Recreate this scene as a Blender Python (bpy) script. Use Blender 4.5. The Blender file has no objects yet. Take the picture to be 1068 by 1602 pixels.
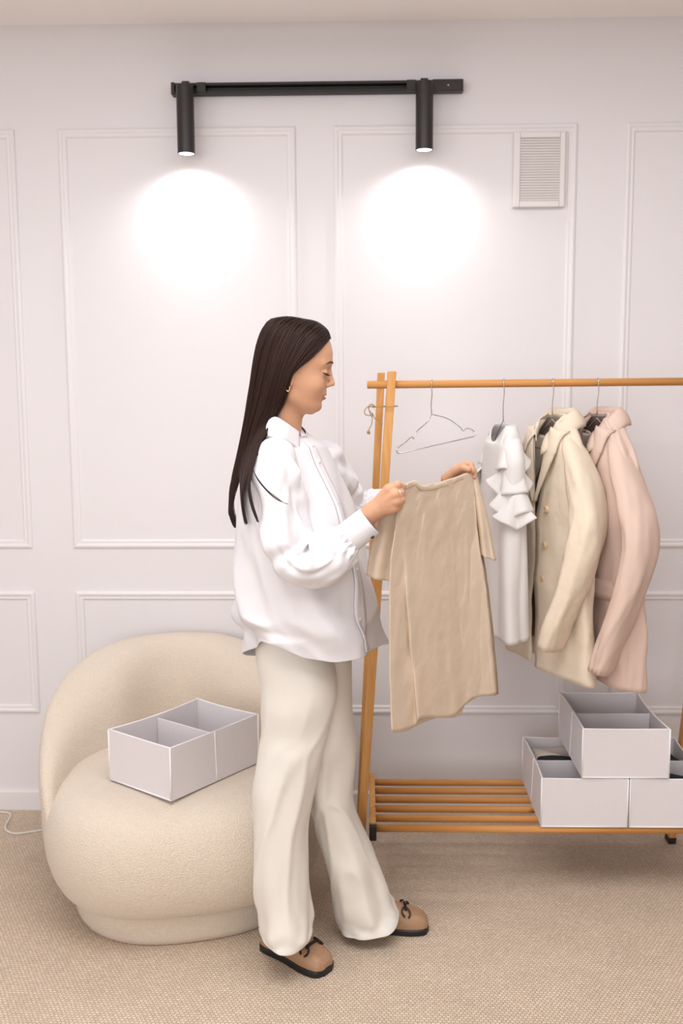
import bpy, bmesh, math, random
import numpy as np
from mathutils import Vector, Matrix

random.seed(7)
rng = np.random.default_rng(11)
scene = bpy.context.scene
COL = scene.collection

# ------------------------------------------------------------------ camera
FPX, CX, CY = 1557.0, 534.0, 801.0          # focal length and centre for a 1068 x 1602 frame
CAMZ = 1.5
YAW, PITCH, ROLL = math.radians(1.4), math.radians(7.25), 0.005
CAM = np.array([0.0, 0.0, CAMZ])
_f = np.array([-math.sin(YAW) * math.cos(PITCH), math.cos(YAW) * math.cos(PITCH), -math.sin(PITCH)])
_r0 = np.array([math.cos(YAW), math.sin(YAW), 0.0])
_u0 = np.cross(_r0, _f)
_r = _r0 * math.cos(ROLL) - _u0 * math.sin(ROLL)
_u = _u0 * math.cos(ROLL) + _r0 * math.sin(ROLL)

def ray(px, py):
    return _f + _r * (px - CX) / FPX - _u * (py - CY) / FPX

def W(px, py, Y):
    """world point seen at a pixel of the photograph, at distance Y from the camera"""
    d = ray(px, py)
    return CAM + d * (Y / d[1])

def G(px, py, z=0.0):
    """world point seen at a pixel, at height z"""
    d = ray(px, py)
    return CAM + d * ((z - CAMZ) / d[2])

cam = bpy.data.cameras.new('camera')
cam.sensor_fit = 'VERTICAL'
cam.sensor_height = 36.0
cam.lens = 36.0 * FPX / 1602.0
cam.clip_start = 0.05
cam.dof.use_dof = True
cam.dof.focus_distance = 2.55
cam.dof.aperture_fstop = 2.6
cam_ob = bpy.data.objects.new('camera', cam)
COL.objects.link(cam_ob)
cam_ob.matrix_world = Matrix(((_r[0], _u[0], -_f[0], CAM[0]), (_r[1], _u[1], -_f[1], CAM[1]),
                              (_r[2], _u[2], -_f[2], CAM[2]), (0, 0, 0, 1)))
scene.camera = cam_ob

# ------------------------------------------------------------------ world, window light, exposure
world = bpy.data.worlds.new('sky')
scene.world = world
world.use_nodes = True
bg = world.node_tree.nodes['Background']
bg.inputs[0].default_value = (1.0, 0.975, 0.96, 1)
bg.inputs[1].default_value = 1.0

def area_light(name, loc, target, sx, sy, power, color):
    l = bpy.data.lights.new(name, 'AREA')
    l.shape = 'RECTANGLE'
    l.size, l.size_y = sx, sy
    l.energy = power
    l.color = color
    o = bpy.data.objects.new(name, l)
    COL.objects.link(o)
    o.location = loc
    o.rotation_euler = (Vector(target) - Vector(loc)).to_track_quat('-Z', 'Y').to_euler()
    return o

area_light('window_daylight', (-1.0, -2.85, 1.55), (-1.0, 3.0, 1.45), 2.6, 2.0, 74, (0.94, 0.975, 1.0))
area_light('side_window_daylight', (-3.1, -0.6, 1.6), (3.0, 1.0, 1.0), 2.2, 1.9, 34, (0.94, 0.975, 1.0))
area_light('ceiling_lamp_panel', (0.0, 1.5, 2.58), (0.0, 1.5, 0), 2.4, 1.6, 58, (0.98, 0.985, 1.0))

vs = scene.view_settings
vs.view_transform = 'Standard'
vs.look = 'None'
vs.gamma = 1.0
vs.use_curve_mapping = False
vs.exposure = -0.28

scene.cycles.max_bounces = 8
scene.cycles.adaptive_threshold = 0.02
scene.cycles.diffuse_bounces = 4
scene.cycles.glossy_bounces = 2
scene.cycles.transmission_bounces = 2
scene.cycles.caustics_reflective = False
scene.cycles.caustics_refractive = False

# ------------------------------------------------------------------ helpers
def srgb(r, g, b):
    def c(v):
        v /= 255.0
        return v / 12.92 if v <= 0.04045 else ((v + 0.055) / 1.055) ** 2.4
    return (c(r), c(g), c(b), 1.0)

MATS = {}
def mat(name, color, rough=0.6, metal=0.0, noise=None, bump=None, sheen=0.0, emit=None, subsurf=0.0, spec=0.5,
        weave=None, coat=0.0, transl=0.0):
    """procedural material. noise=(scale, amount), bump=(scale, strength, distance), weave=(threads per m, strength)"""
    m = bpy.data.materials.new(name)
    m.use_nodes = True
    nt = m.node_tree
    N, L = nt.nodes, nt.links
    b = N['Principled BSDF']
    b.inputs['Base Color'].default_value = color
    b.inputs['Roughness'].default_value = rough
    b.inputs['Metallic'].default_value = metal
    b.inputs['Specular IOR Level'].default_value = spec
    b.inputs['Sheen Weight'].default_value = sheen
    b.inputs['Coat Weight'].default_value = coat
    if subsurf:
        b.inputs['Subsurface Weight'].default_value = subsurf
        b.inputs['Subsurface Radius'].default_value = (0.012, 0.005, 0.003)
        b.inputs['Subsurface Scale'].default_value = 1.0
    if emit:
        b.inputs['Emission Color'].default_value = emit[0]
        b.inputs['Emission Strength'].default_value = emit[1]
    tc = N.new('ShaderNodeTexCoord')
    if noise:
        n = N.new('ShaderNodeTexNoise')
        n.inputs['Scale'].default_value = noise[0]
        n.inputs['Detail'].default_value = 3
        L.new(tc.outputs['Object'], n.inputs['Vector'])
        mx = N.new('ShaderNodeMix'); mx.data_type = 'RGBA'
        k = noise[1]
        mx.inputs['A'].default_value = tuple(min(1, c * (1 - k)) for c in color[:3]) + (1,)
        mx.inputs['B'].default_value = tuple(min(1, c * (1 + k)) for c in color[:3]) + (1,)
        L.new(n.outputs['Fac'], mx.inputs['Factor'])
        L.new(mx.outputs['Result'], b.inputs['Base Color'])
    last = None
    if bump:
        n = N.new('ShaderNodeTexNoise')
        n.inputs['Scale'].default_value = bump[0]
        n.inputs['Detail'].default_value = 4
        L.new(tc.outputs['Object'], n.inputs['Vector'])
        bp = N.new('ShaderNodeBump')
        bp.inputs['Strength'].default_value = bump[1]
        bp.inputs['Distance'].default_value = bump[2]
        L.new(n.outputs['Fac'], bp.inputs['Height'])
        last = bp
    if weave:
        adds = []
        for d in ('X', 'Z'):
            wv = N.new('ShaderNodeTexWave')
            wv.bands_direction = d
            wv.inputs['Scale'].default_value = weave[0]
            wv.inputs['Distortion'].default_value = 1.5
            L.new(tc.outputs['Object'], wv.inputs['Vector'])
            adds.append(wv)
        ma = N.new('ShaderNodeMath'); ma.operation = 'ADD'
        L.new(adds[0].outputs['Fac'], ma.inputs[0]); L.new(adds[1].outputs['Fac'], ma.inputs[1])
        bp = N.new('ShaderNodeBump')
        bp.inputs['Strength'].default_value = weave[1]
        bp.inputs['Distance'].default_value = 0.001
        L.new(ma.outputs[0], bp.inputs['Height'])
        if last: L.new(last.outputs['Normal'], bp.inputs['Normal'])
        last = bp
    if last:
        L.new(last.outputs['Normal'], b.inputs['Normal'])
    if transl:
        tr = N.new('ShaderNodeBsdfTranslucent')
        tr.inputs['Color'].default_value = color
        ms = N.new('ShaderNodeMixShader')
        ms.inputs[0].default_value = transl
        out = N['Material Output']
        L.new(b.outputs[0], ms.inputs[1]); L.new(tr.outputs[0], ms.inputs[2])
        L.new(ms.outputs[0], out.inputs['Surface'])
    MATS[name] = m
    return m

def link(o, parent=None, world=True):
    """link; with world=True the mesh was authored in world space, so move it into the parent's space"""
    COL.objects.link(o)
    if parent is not None:
        o.parent = parent
        if world:
            p = parent
            off = Vector((0, 0, 0))
            while p is not None:
                off += p.location
                p = p.parent
            if off.length > 0 and o.type == 'MESH':
                o.data.transform(Matrix.Translation(-off))
    return o

def meshobj(name, verts, faces, material, parent=None, smooth=True, world=True):
    me = bpy.data.meshes.new(name)
    me.from_pydata([tuple(map(float, v)) for v in verts], [], [tuple(map(int, f)) for f in faces])
    me.validate()
    if smooth:
        me.polygons.foreach_set('use_smooth', [True] * len(me.polygons))
    me.materials.append(material)
    me.update()
    o = bpy.data.objects.new(name, me)
    return link(o, parent, world)

def recalc(o):
    bm = bmesh.new(); bm.from_mesh(o.data)
    bmesh.ops.recalc_face_normals(bm, faces=bm.faces)
    bm.to_mesh(o.data); bm.free()
    return o

def bmobj(name, bm, material, parent=None, smooth=False, world=True):
    me = bpy.data.meshes.new(name)
    bmesh.ops.recalc_face_normals(bm, faces=bm.faces)
    bm.to_mesh(me); bm.free()
    if smooth:
        me.polygons.foreach_set('use_smooth', [True] * len(me.polygons))
    me.materials.append(material)
    o = bpy.data.objects.new(name, me)
    return link(o, parent, world)

def tag(o, label=None, cat=None, group=None, kind=None):
    if label: o['label'] = label
    if cat: o['category'] = cat
    if group: o['group'] = group
    if kind: o['kind'] = kind
    return o

def thing(name, loc, label, cat, group=None):
    o = bpy.data.objects.new(name, None)
    o.empty_display_size = 0.1
    COL.objects.link(o)
    o.location = Vector([float(c) for c in loc])
    return tag(o, label, cat, group)

def copy_tree(o, parent=None):
    c = o.copy()
    COL.objects.link(c)
    if parent is not None: c.parent = parent
    for ch in o.children:
        copy_tree(ch, c)
    return c

def bm_box(bm, lo, hi, bevel=0.0, seg=2, rot=None, pivot=None):
    lo, hi = Vector(lo), Vector(hi)
    c, s = (lo + hi) / 2, hi - lo
    g = bmesh.ops.create_cube(bm, size=1.0)
    vs_ = g['verts']
    bmesh.ops.scale(bm, verts=vs_, vec=s)
    if bevel > 0:
        es = list({e for v in vs_ for e in v.link_edges})
        r = bmesh.ops.bevel(bm, geom=es, offset=bevel, segments=seg, profile=0.5, affect='EDGES')
        vs_ = list({v for f in r['faces'] for v in f.verts} | {v for v in vs_ if v.is_valid})
    if rot is not None:
        bmesh.ops.rotate(bm, verts=vs_, cent=(0, 0, 0), matrix=rot)
    bmesh.ops.translate(bm, verts=vs_, vec=c)
    return vs_

def box(name, lo, hi, material, parent=None, bevel=0.0, seg=2, world=True, smooth=False):
    bm = bmesh.new()
    bm_box(bm, lo, hi, bevel, seg)
    return bmobj(name, bm, material, parent, smooth, world)

def grid_faces(nv, nu, closed=False, off=0, cap=False):
    F = []
    for i in range(nv - 1):
        for j in range(nu if closed else nu - 1):
            k = (j + 1) % nu
            F.append((off + i * nu + j, off + i * nu + k, off + (i + 1) * nu + k, off + (i + 1) * nu + j))
    if cap and closed:
        F.append(tuple(off + j for j in range(nu))[::-1])
        F.append(tuple(off + (nv - 1) * nu + j for j in range(nu)))
    return F

def grid_obj(name, P, material, parent=None, closed=False, cap=False, solid=0.0, sub=0, offset=0.0, world=True):
    """P: array (nv, nu, 3)"""
    nv, nu = P.shape[:2]
    o = meshobj(name, P.reshape(-1, 3), grid_faces(nv, nu, closed, 0, cap), material, parent, True, world)
    if solid:
        md = o.modifiers.new('thickness', 'SOLIDIFY'); md.thickness = solid; md.offset = offset
    if sub:
        md = o.modifiers.new('smooth', 'SUBSURF'); md.levels = md.render_levels = sub
    return o

def resample(pts, n):
    """Catmull-Rom through points, n samples"""
    P = np.asarray(pts, float)
    m = len(P)
    if m == 2:
        t = np.linspace(0, 1, n)[:, None]
        return P[0] * (1 - t) + P[1] * t
    Q = np.vstack([2 * P[0] - P[1], P, 2 * P[-1] - P[-2]])
    t = np.linspace(0, m - 1 - 1e-9, n)
    i = np.floor(t).astype(int); u = (t - i)[:, None]
    a, b, c, d = Q[i], Q[i + 1], Q[i + 2], Q[i + 3]
    return 0.5 * ((2 * b) + (-a + c) * u + (2 * a - 5 * b + 4 * c - d) * u ** 2 + (-a + 3 * b - 3 * c + d) * u ** 3)

def frames(P, up=None):
    """parallel transport frames along a polyline"""
    T = np.gradient(P, axis=0)
    T /= np.linalg.norm(T, axis=1)[:, None] + 1e-12
    u = np.array(up if up is not None else (0, 0, 1.0), float)
    if abs(np.dot(u, T[0])) > 0.95: u = np.array((1.0, 0, 0))
    n = u - T[0] * np.dot(u, T[0]); n /= np.linalg.norm(n)
    Ns = []
    for k in range(len(P)):
        n = n - T[k] * np.dot(n, T[k]); n /= np.linalg.norm(n) + 1e-12
        Ns.append(n.copy())
    Ns = np.array(Ns)
    return T, Ns, np.cross(T, Ns)

def tube_grid(pts, radii, seg=10, n=None, up=None):
    P = np.asarray(pts, float)
    R = np.asarray(radii, float) if np.ndim(radii) else np.full(len(P), float(radii))
    if n:
        R = resample(np.stack([R, R, R], 1), n)[:, 0]
        P = resample(P, n)
    T, A, B = frames(P, up)
    th = np.linspace(0, 2 * np.pi, seg, endpoint=False)
    return P[:, None, :] + R[:, None, None] * (np.cos(th)[None, :, None] * A[:, None, :] + np.sin(th)[None, :, None] * B[:, None, :])

def tube(name, pts, radii, material, parent=None, seg=10, n=None, world=True, up=None):
    return recalc(grid_obj(name, tube_grid(pts, radii, seg, n, up), material, parent, closed=True, cap=True, world=world))

def multi_mesh(name, grids, material, parent=None, world=True, smooth=True):
    """several (grid, closed, cap) joined into ONE mesh (pieces of one part)"""
    V, F, off = [], [], 0
    for g, closed, cap in grids:
        nv, nu = g.shape[:2]
        V.append(g.reshape(-1, 3)); F += grid_faces(nv, nu, closed, off, cap); off += nv * nu
    return recalc(meshobj(name, np.vstack(V), F, material, parent, smooth, world))

def sstep(a, b, x):
    t = np.clip((np.asarray(x, float) - a) / (b - a), 0, 1)
    return t * t * (3 - 2 * t)

def vnoise(x, y, seed=0):
    """smooth 2-D value noise, vectorised, range -1..1"""
    x, y = np.asarray(x, float), np.asarray(y, float)
    xi, yi = np.floor(x).astype(int), np.floor(y).astype(int)
    xf, yf = x - xi, y - yi
    def h(a, b):
        v = np.sin(a * 127.1 + b * 311.7 + seed * 74.7) * 43758.5453
        return 2 * (v - np.floor(v)) - 1
    u, v = xf * xf * (3 - 2 * xf), yf * yf * (3 - 2 * yf)
    return (h(xi, yi) * (1 - u) + h(xi + 1, yi) * u) * (1 - v) + (h(xi, yi + 1) * (1 - u) + h(xi + 1, yi + 1) * u) * v

def ridge(x, y, seed=0):
    return (1 - np.abs(vnoise(x, y, seed))) ** 4 - 0.25

def ip(x, xs, ys):
    return np.interp(x, xs, ys)

def surface_nets(fn, lo, hi, h):
    """mesh of the zero level of fn (negative inside) on a grid"""
    lo = np.array(lo, float); hi = np.array(hi, float)
    n = np.ceil((hi - lo) / h).astype(int) + 1
    ax = [lo[k] + h * np.arange(n[k]) for k in range(3)]
    X, Y, Z = np.meshgrid(*ax, indexing='ij')
    S = fn(X, Y, Z).astype(np.float32)
    neg = S < 0
    nx, ny, nz = S.shape
    cnt = np.zeros((nx - 1, ny - 1, nz - 1), np.int32)
    acc = np.zeros((nx - 1, ny - 1, nz - 1, 3), np.float32)
    corners = [(i, j, k) for i in (0, 1) for j in (0, 1) for k in (0, 1)]
    sl = lambda c: tuple(slice(c[a], c[a] + S.shape[a] - 1) for a in range(3))
    for c0 in corners:
        for a in range(3):
            if c0[a] == 0:
                c1 = list(c0); c1[a] = 1; c1 = tuple(c1)
                s0, s1 = S[sl(c0)], S[sl(c1)]
                cr = (s0 < 0) != (s1 < 0)
                t = np.where(cr, s0 / np.where(cr, s0 - s1, 1), 0)
                cnt += cr
                for b in range(3):
                    acc[..., b] += np.where(cr, c0[b] + (t if b == a else 0), 0)
    act = cnt > 0
    idx = -np.ones(cnt.shape, np.int64)
    idx[act] = np.arange(act.sum())
    base = np.argwhere(act)
    V = lo + h * (base + acc[act] / cnt[act][:, None])
    F = []
    for a in range(3):
        b, c = (a + 1) % 3, (a + 2) % 3
        s0 = [slice(0, None)] * 3; s1 = [slice(0, None)] * 3
        s0[a] = slice(0, S.shape[a] - 1); s1[a] = slice(1, S.shape[a])
        cr = neg[tuple(s0)] != neg[tuple(s1)]
        E = np.argwhere(cr)
        E = E[(E[:, b] > 0) & (E[:, c] > 0) & (E[:, b] < S.shape[b] - 1) & (E[:, c] < S.shape[c] - 1)]
        if len(E) == 0: continue
        def at(db, dc):
            q = E.copy(); q[:, b] -= db; q[:, c] -= dc
            return idx[q[:, 0], q[:, 1], q[:, 2]]
        q = np.stack([at(1, 1), at(0, 1), at(0, 0), at(1, 0)], 1)
        fl = neg[tuple(E.T)]
        q[~fl] = q[~fl][:, ::-1]
        F.append(q)
    return V, np.vstack(F)

def smin(a, b, k):
    h = np.clip(0.5 + 0.5 * (b - a) / k, 0, 1)
    return b * (1 - h) + a * h - k * h * (1 - h)

def smax(a, b, k):
    return -smin(-a, -b, k)

def sd_capsule(X, Y, Z, a, b, ra, rb):
    a, b = np.asarray(a, float), np.asarray(b, float)
    d = b - a
    L2 = float(d @ d) + 1e-12
    t = np.clip(((X - a[0]) * d[0] + (Y - a[1]) * d[1] + (Z - a[2]) * d[2]) / L2, 0, 1)
    q = np.sqrt((X - a[0] - t * d[0]) ** 2 + (Y - a[1] - t * d[1]) ** 2 + (Z - a[2] - t * d[2]) ** 2)
    return q - (ra + (rb - ra) * t)

def sd_ell(X, Y, Z, c, r):
    x, y, z = (X - c[0]) / r[0], (Y - c[1]) / r[1], (Z - c[2]) / r[2]
    k0 = np.sqrt(x * x + y * y + z * z) + 1e-9
    k1 = np.sqrt((x / r[0]) ** 2 + (y / r[1]) ** 2 + (z / r[2]) ** 2) + 1e-9
    return k0 * (k0 - 1) / k1
# ------------------------------------------------------------------ the room
WALL_Y, CEIL_Z = 3.38, 2.62
XL, XR, YB = -3.3, 3.3, -3.0

wall_m = mat('wall_paint', srgb(234, 230, 232), 0.75, bump=(90, 0.08, 0.002), spec=0.3)
trim_m = mat('trim_paint', srgb(236, 232, 233), 0.5, bump=(60, 0.03, 0.002), spec=0.4)
ceil_m = mat('ceiling_paint', srgb(246, 240, 236), 0.85, spec=0.2)

# woven carpet
def carpet_material():
    m = bpy.data.materials.new('woven_carpet')
    m.use_nodes = True
    nt = m.node_tree; N, L = nt.nodes, nt.links
    b = N['Principled BSDF']
    b.inputs['Roughness'].default_value = 0.95
    b.inputs['Specular IOR Level'].default_value = 0.15
    tc = N.new('ShaderNodeTexCoord')
    mp = N.new('ShaderNodeMapping')
    mp.inputs['Rotation'].default_value = (0, 0, math.radians(2))
    L.new(tc.outputs['Object'], mp.inputs['Vector'])
    nz0 = N.new('ShaderNodeTexNoise'); nz0.inputs['Scale'].default_value = 14; nz0.inputs['Detail'].default_value = 3
    L.new(mp.outputs[0], nz0.inputs['Vector'])
    wob = N.new('ShaderNodeVectorMath'); wob.operation = 'MULTIPLY_ADD'
    wob.inputs[1].default_value = (0.006, 0.006, 0)
    L.new(nz0.outputs['Color'], wob.inputs[0]); L.new(mp.outputs[0], wob.inputs[2])
    br = N.new('ShaderNodeTexBrick')
    br.offset = 0.5
    br.inputs['Scale'].default_value = 1.0
    br.inputs['Brick Width'].default_value = 0.0105
    br.inputs['Row Height'].default_value = 0.0085
    br.inputs['Mortar Size'].default_value = 0.0016
    br.inputs['Mortar Smooth'].default_value = 1.0
    br.inputs['Bias'].default_value = -0.1
    br.inputs['Color1'].default_value = srgb(219, 200, 180)
    br.inputs['Color2'].default_value = srgb(231, 215, 197)
    br.inputs['Mortar'].default_value = srgb(184, 157, 131)  # crevices between loops: self-shadow painted into the colour, plus some yarn variation
    L.new(wob.outputs[0], br.inputs['Vector'])
    nz = N.new('ShaderNodeTexNoise'); nz.inputs['Scale'].default_value = 120; nz.inputs['Detail'].default_value = 2
    L.new(mp.outputs[0], nz.inputs['Vector'])
    nz2 = N.new('ShaderNodeTexNoise'); nz2.inputs['Scale'].default_value = 9; nz2.inputs['Detail'].default_value = 4
    L.new(mp.outputs[0], nz2.inputs['Vector'])
    r1 = N.new('ShaderNodeMapRange'); r1.inputs['To Min'].default_value = 0.72; r1.inputs['To Max'].default_value = 1.22
    L.new(nz.outputs['Fac'], r1.inputs['Value'])
    r2 = N.new('ShaderNodeMapRange'); r2.inputs['To Min'].default_value = 0.90; r2.inputs['To Max'].default_value = 1.10
    L.new(nz2.outputs['Fac'], r2.inputs['Value'])
    mm = N.new('ShaderNodeMath'); mm.operation = 'MULTIPLY'
    L.new(r1.outputs[0], mm.inputs[0]); L.new(r2.outputs[0], mm.inputs[1])
    vm = N.new('ShaderNodeVectorMath'); vm.operation = 'SCALE'
    L.new(br.outputs['Color'], vm.inputs[0]); L.new(mm.outputs[0], vm.inputs['Scale'])
    L.new(vm.outputs[0], b.inputs['Base Color'])
    inv = N.new('ShaderNodeMath'); inv.operation = 'SUBTRACT'; inv.inputs[0].default_value = 1
    L.new(br.outputs['Fac'], inv.inputs[1])
    ad = N.new('ShaderNodeMath'); ad.operation = 'MULTIPLY_ADD'; ad.inputs[1].default_value = 0.5
    L.new(nz.outputs['Fac'], ad.inputs[0]); L.new(inv.outputs[0], ad.inputs[2])
    bp = N.new('ShaderNodeBump'); bp.inputs['Strength'].default_value = 0.55; bp.inputs['Distance'].default_value = 0.004
    L.new(ad.outputs[0], bp.inputs['Height']); L.new(bp.outputs[0], b.inputs['Normal'])
    return m
carpet_m = carpet_material()

def structure(o, label):
    return tag(o, label, kind='structure')

structure(box('floor', (XL, YB, -0.1), (XR, WALL_Y, 0.0), carpet_m), 'beige woven carpet floor')
structure(box('wall_back', (XL, WALL_Y, 0), (XR, WALL_Y + 0.1, CEIL_Z), wall_m), 'white panelled wall behind the rack')
structure(box('wall_left', (XL - 0.1, YB, 0), (XL, WALL_Y, CEIL_Z), wall_m), 'plain white side wall')
structure(box('wall_right', (XR, YB, 0), (XR + 0.1, WALL_Y, CEIL_Z), wall_m), 'plain white side wall')
structure(box('wall_front', (XL, YB - 0.1, 0), (XR, YB, CEIL_Z), wall_m), 'plain white wall behind the viewer')
structure(box('ceiling', (XL, YB, CEIL_Z), (XR, WALL_Y, CEIL_Z + 0.1), ceil_m), 'off-white ceiling')

# shallow cove where the wall meets the ceiling
cv = []
for a in np.linspace(0, math.pi / 2, 25):
    cv.append((WALL_Y - 0.13 * (1 - math.cos(a)), CEIL_Z - 0.13 + 0.13 * math.sin(a)))
cv = [(WALL_Y, CEIL_Z - 0.13)] + cv[1:] + [(WALL_Y, CEIL_Z)]
cg = np.array([[(x, y, z) for (y, z) in cv] for x in (XL, XR)])
structure(multi_mesh('trim_1', [(cg, True, True)], wall_m, smooth=False), 'rounded cove along the ceiling')

# picture-frame mouldings on the wall
PROF = [(0.0, 0.0), (0.0, 0.004), (0.003, 0.0075), (0.008, 0.0095), (0.013, 0.0085), (0.016, 0.0055), (0.019, 0.005),
        (0.024, 0.006), (0.0275, 0.0045), (0.030, 0.0)]
def moulding(name, x0, x1, z0, z1, label):
    """rectangular frame, outer edge x0..x1, z0..z1, mitred corners"""
    ring = []
    for (sx, sz) in ((0, 0), (1, 0), (1, 1), (0, 1)):
        row = []
        for (t, h) in PROF:
            x = x0 + t if sx == 0 else x1 - t
            z = z0 + t if sz == 0 else z1 - t
            row.append((x, WALL_Y - h, z))
        ring.append(row)
    ring = np.array(ring)
    n = len(PROF)
    F = []
    for i in range(4):
        k = (i + 1) % 4
        for j in range(n - 1):
            F.append((i * n + j, i * n + j + 1, k * n + j + 1, k * n + j))
    o = meshobj(name, ring.reshape(-1, 3), F, trim_m, smooth=False)
    recalc(o)
    return structure(o, label)

zt = W(540, 197, WALL_Y)[2]
zb = W(540, 857, WALL_Y)[2]
lt = W(540, 925, WALL_Y)[2]
lb = W(540, 1116, WALL_Y)[2]
xA1 = W(50, 820, WALL_Y)[0]
x10, x11 = W(115.5, 850, WALL_Y)[0], W(463, 300, WALL_Y)[0]
x20, x21 = W(522, 300, WALL_Y)[0], W(896, 500, WALL_Y)[0]
x30 = W(966, 640, WALL_Y)[0]
pw = x21 - x20
spans = [(xA1 - pw, xA1), (x10, x11), (x20, x21), (x30, x30 + pw)]
n_ = 2
for i, (a, b_) in enumerate(spans):
    moulding('trim_%d' % n_, a, b_, zb, zt, 'tall upper wall panel moulding, number %s from the left' % ('one', 'two', 'three', 'four')[i]); n_ += 1
    moulding('trim_%d' % n_, a, b_, lb, lt, 'low wide wall panel moulding, number %s from the left' % ('one', 'two', 'three', 'four')[i]); n_ += 1

bz = W(30, 1237, WALL_Y - 0.014)[2]
bb = bmesh.new()
prof = [(WALL_Y, 0), (WALL_Y - 0.014, 0), (WALL_Y - 0.014, bz - 0.006), (WALL_Y - 0.011, bz - 0.001), (WALL_Y - 0.007, bz), (WALL_Y, bz)]
bg_ = np.array([[(x, y, z) for (y, z) in prof] for x in (XL, XR)])
structure(multi_mesh('baseboard_back', [(bg_, True, True)], trim_m, smooth=False), 'low white baseboard')

# window behind the viewer (the daylight comes from here)
wf = thing('window_1', (-1.0, -2.96, 0.5), 'large white window behind the viewer', None)
wf['kind'] = 'structure'
del wf['label']; wf['label'] = 'large white window behind the viewer'
for (a, b_) in (((-2.4, -3.0, 0.5), (-2.33, -2.93, 2.6)), ((0.33, -3.0, 0.5), (0.4, -2.93, 2.6)), ((-2.33, -3.0, 0.5), (0.33, -2.93, 0.55)),
                ((-2.33, -3.0, 2.55), (0.33, -2.93, 2.6))):
    box('window_frame', a, b_, trim_m, wf, 0.004)

# air vent
vm_ = mat('vent_plastic', srgb(232, 226, 225), 0.45)
vd_ = mat('vent_recess', srgb(206, 198, 196), 0.7)
v0, v1 = W(801, 325, WALL_Y - 0.01), W(884, 207, WALL_Y - 0.01)
va = thing('air_vent', ((v0[0] + v1[0]) / 2, WALL_Y, v0[2]), 'white rectangular louvred air vent high on the wall', 'vent')
i0, i1 = W(812, 315, WALL_Y - 0.012), W(876, 216, WALL_Y - 0.012)
bm = bmesh.new()
y0, y1 = WALL_Y - 0.022, WALL_Y
for a, b_ in (((v0[0], y0, v0[2]), (i0[0], y1, v1[2])), ((i1[0], y0, v0[2]), (v1[0], y1, v1[2])),
              ((i0[0], y0, v0[2]), (i1[0], y1, i0[2])), ((i0[0], y0, i1[2]), (i1[0], y1, v1[2]))):
    bm_box(bm, a, b_, 0.003)
bmobj('frame', bm, vm_, va)
box('backing', (i0[0] - 0.002, WALL_Y - 0.0155, i0[2] - 0.002), (i1[0] + 0.002, WALL_Y - 0.001, i1[2] + 0.002), vd_, va)
bm = bmesh.new()
ns = 24
for k in range(ns):
    z = i0[2] + (i1[2] - i0[2]) * (k + 0.5) / ns
    bm_box(bm, (i0[0] - 0.001, WALL_Y - 0.018, z - 0.0026), (i1[0] + 0.001, WALL_Y - 0.0165, z + 0.0004), 0)
tag(bmobj('louvre_slats', bm, vm_, va), kind='stuff')

# track light
blk = mat('black_metal', srgb(38, 33, 33), 0.42, bump=(300, 0.05, 0.001))
blk2 = mat('black_track', srgb(26, 23, 23), 0.5)
lens_m = mat('lamp_lens', (1, 1, 1, 1), 0.4, emit=((1.0, 0.96, 0.92, 1), 6.0))
tz = W(500, 138, WALL_Y - 0.02)[2]
tx0, tx1 = W(269, 143, WALL_Y - 0.02)[0], W(724, 136, WALL_Y - 0.02)[0]
tl = thing('track_light', ((tx0 + tx1) / 2, WALL_Y, tz), 'black wall-mounted track light with two cylinder spot heads', 'lamp')
lx = [W(287.5, 185, WALL_Y - 0.115)[0], W(664.5, 180, WALL_Y - 0.115)[0]]
tilt = Matrix.Rotation(math.radians(-0.25), 3, 'Y')
bm = bmesh.new()
xa, xb = lx[0] + 0.055, lx[1] - 0.06
for (z0, z1, d0) in ((-0.017, -0.008, 0.036), (0.008, 0.017, 0.036), (-0.008, 0.008, 0.012)):
    bm_box(bm, (tx0 + 0.005, WALL_Y - d0, tz + z0), (lx[1] + 0.03, WALL_Y - 0.001, tz + z1), 0.001, 1)
bmobj('track', bm, blk2, tl)
box('end_cap', (tx0, WALL_Y - 0.04, tz - 0.019), (tx0 + 0.012, WALL_Y - 0.001, tz + 0.019), blk, tl, 0.002)
pl = box('feed_plate', (lx[1] + 0.028, WALL_Y - 0.034, tz - 0.018), (tx1, WALL_Y - 0.001, tz + 0.02), blk, tl, 0.002)
scr_m = mat('screw_steel', srgb(190, 190, 190), 0.3, 0.9)
sx = W(701, 133, WALL_Y - 0.035)
tube('screw', [(sx[0], WALL_Y - 0.033, sx[2]), (sx[0], WALL_Y - 0.036, sx[2])], 0.0035, scr_m, pl)
for x in lx:
    box('adapter', (x + 0.03 if x == lx[0] else x - 0.055, WALL_Y - 0.043, tz - 0.017), (x + 0.06 if x == lx[0] else x - 0.025, WALL_Y - 0.034, tz + 0.017), blk, tl, 0.002)
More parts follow.
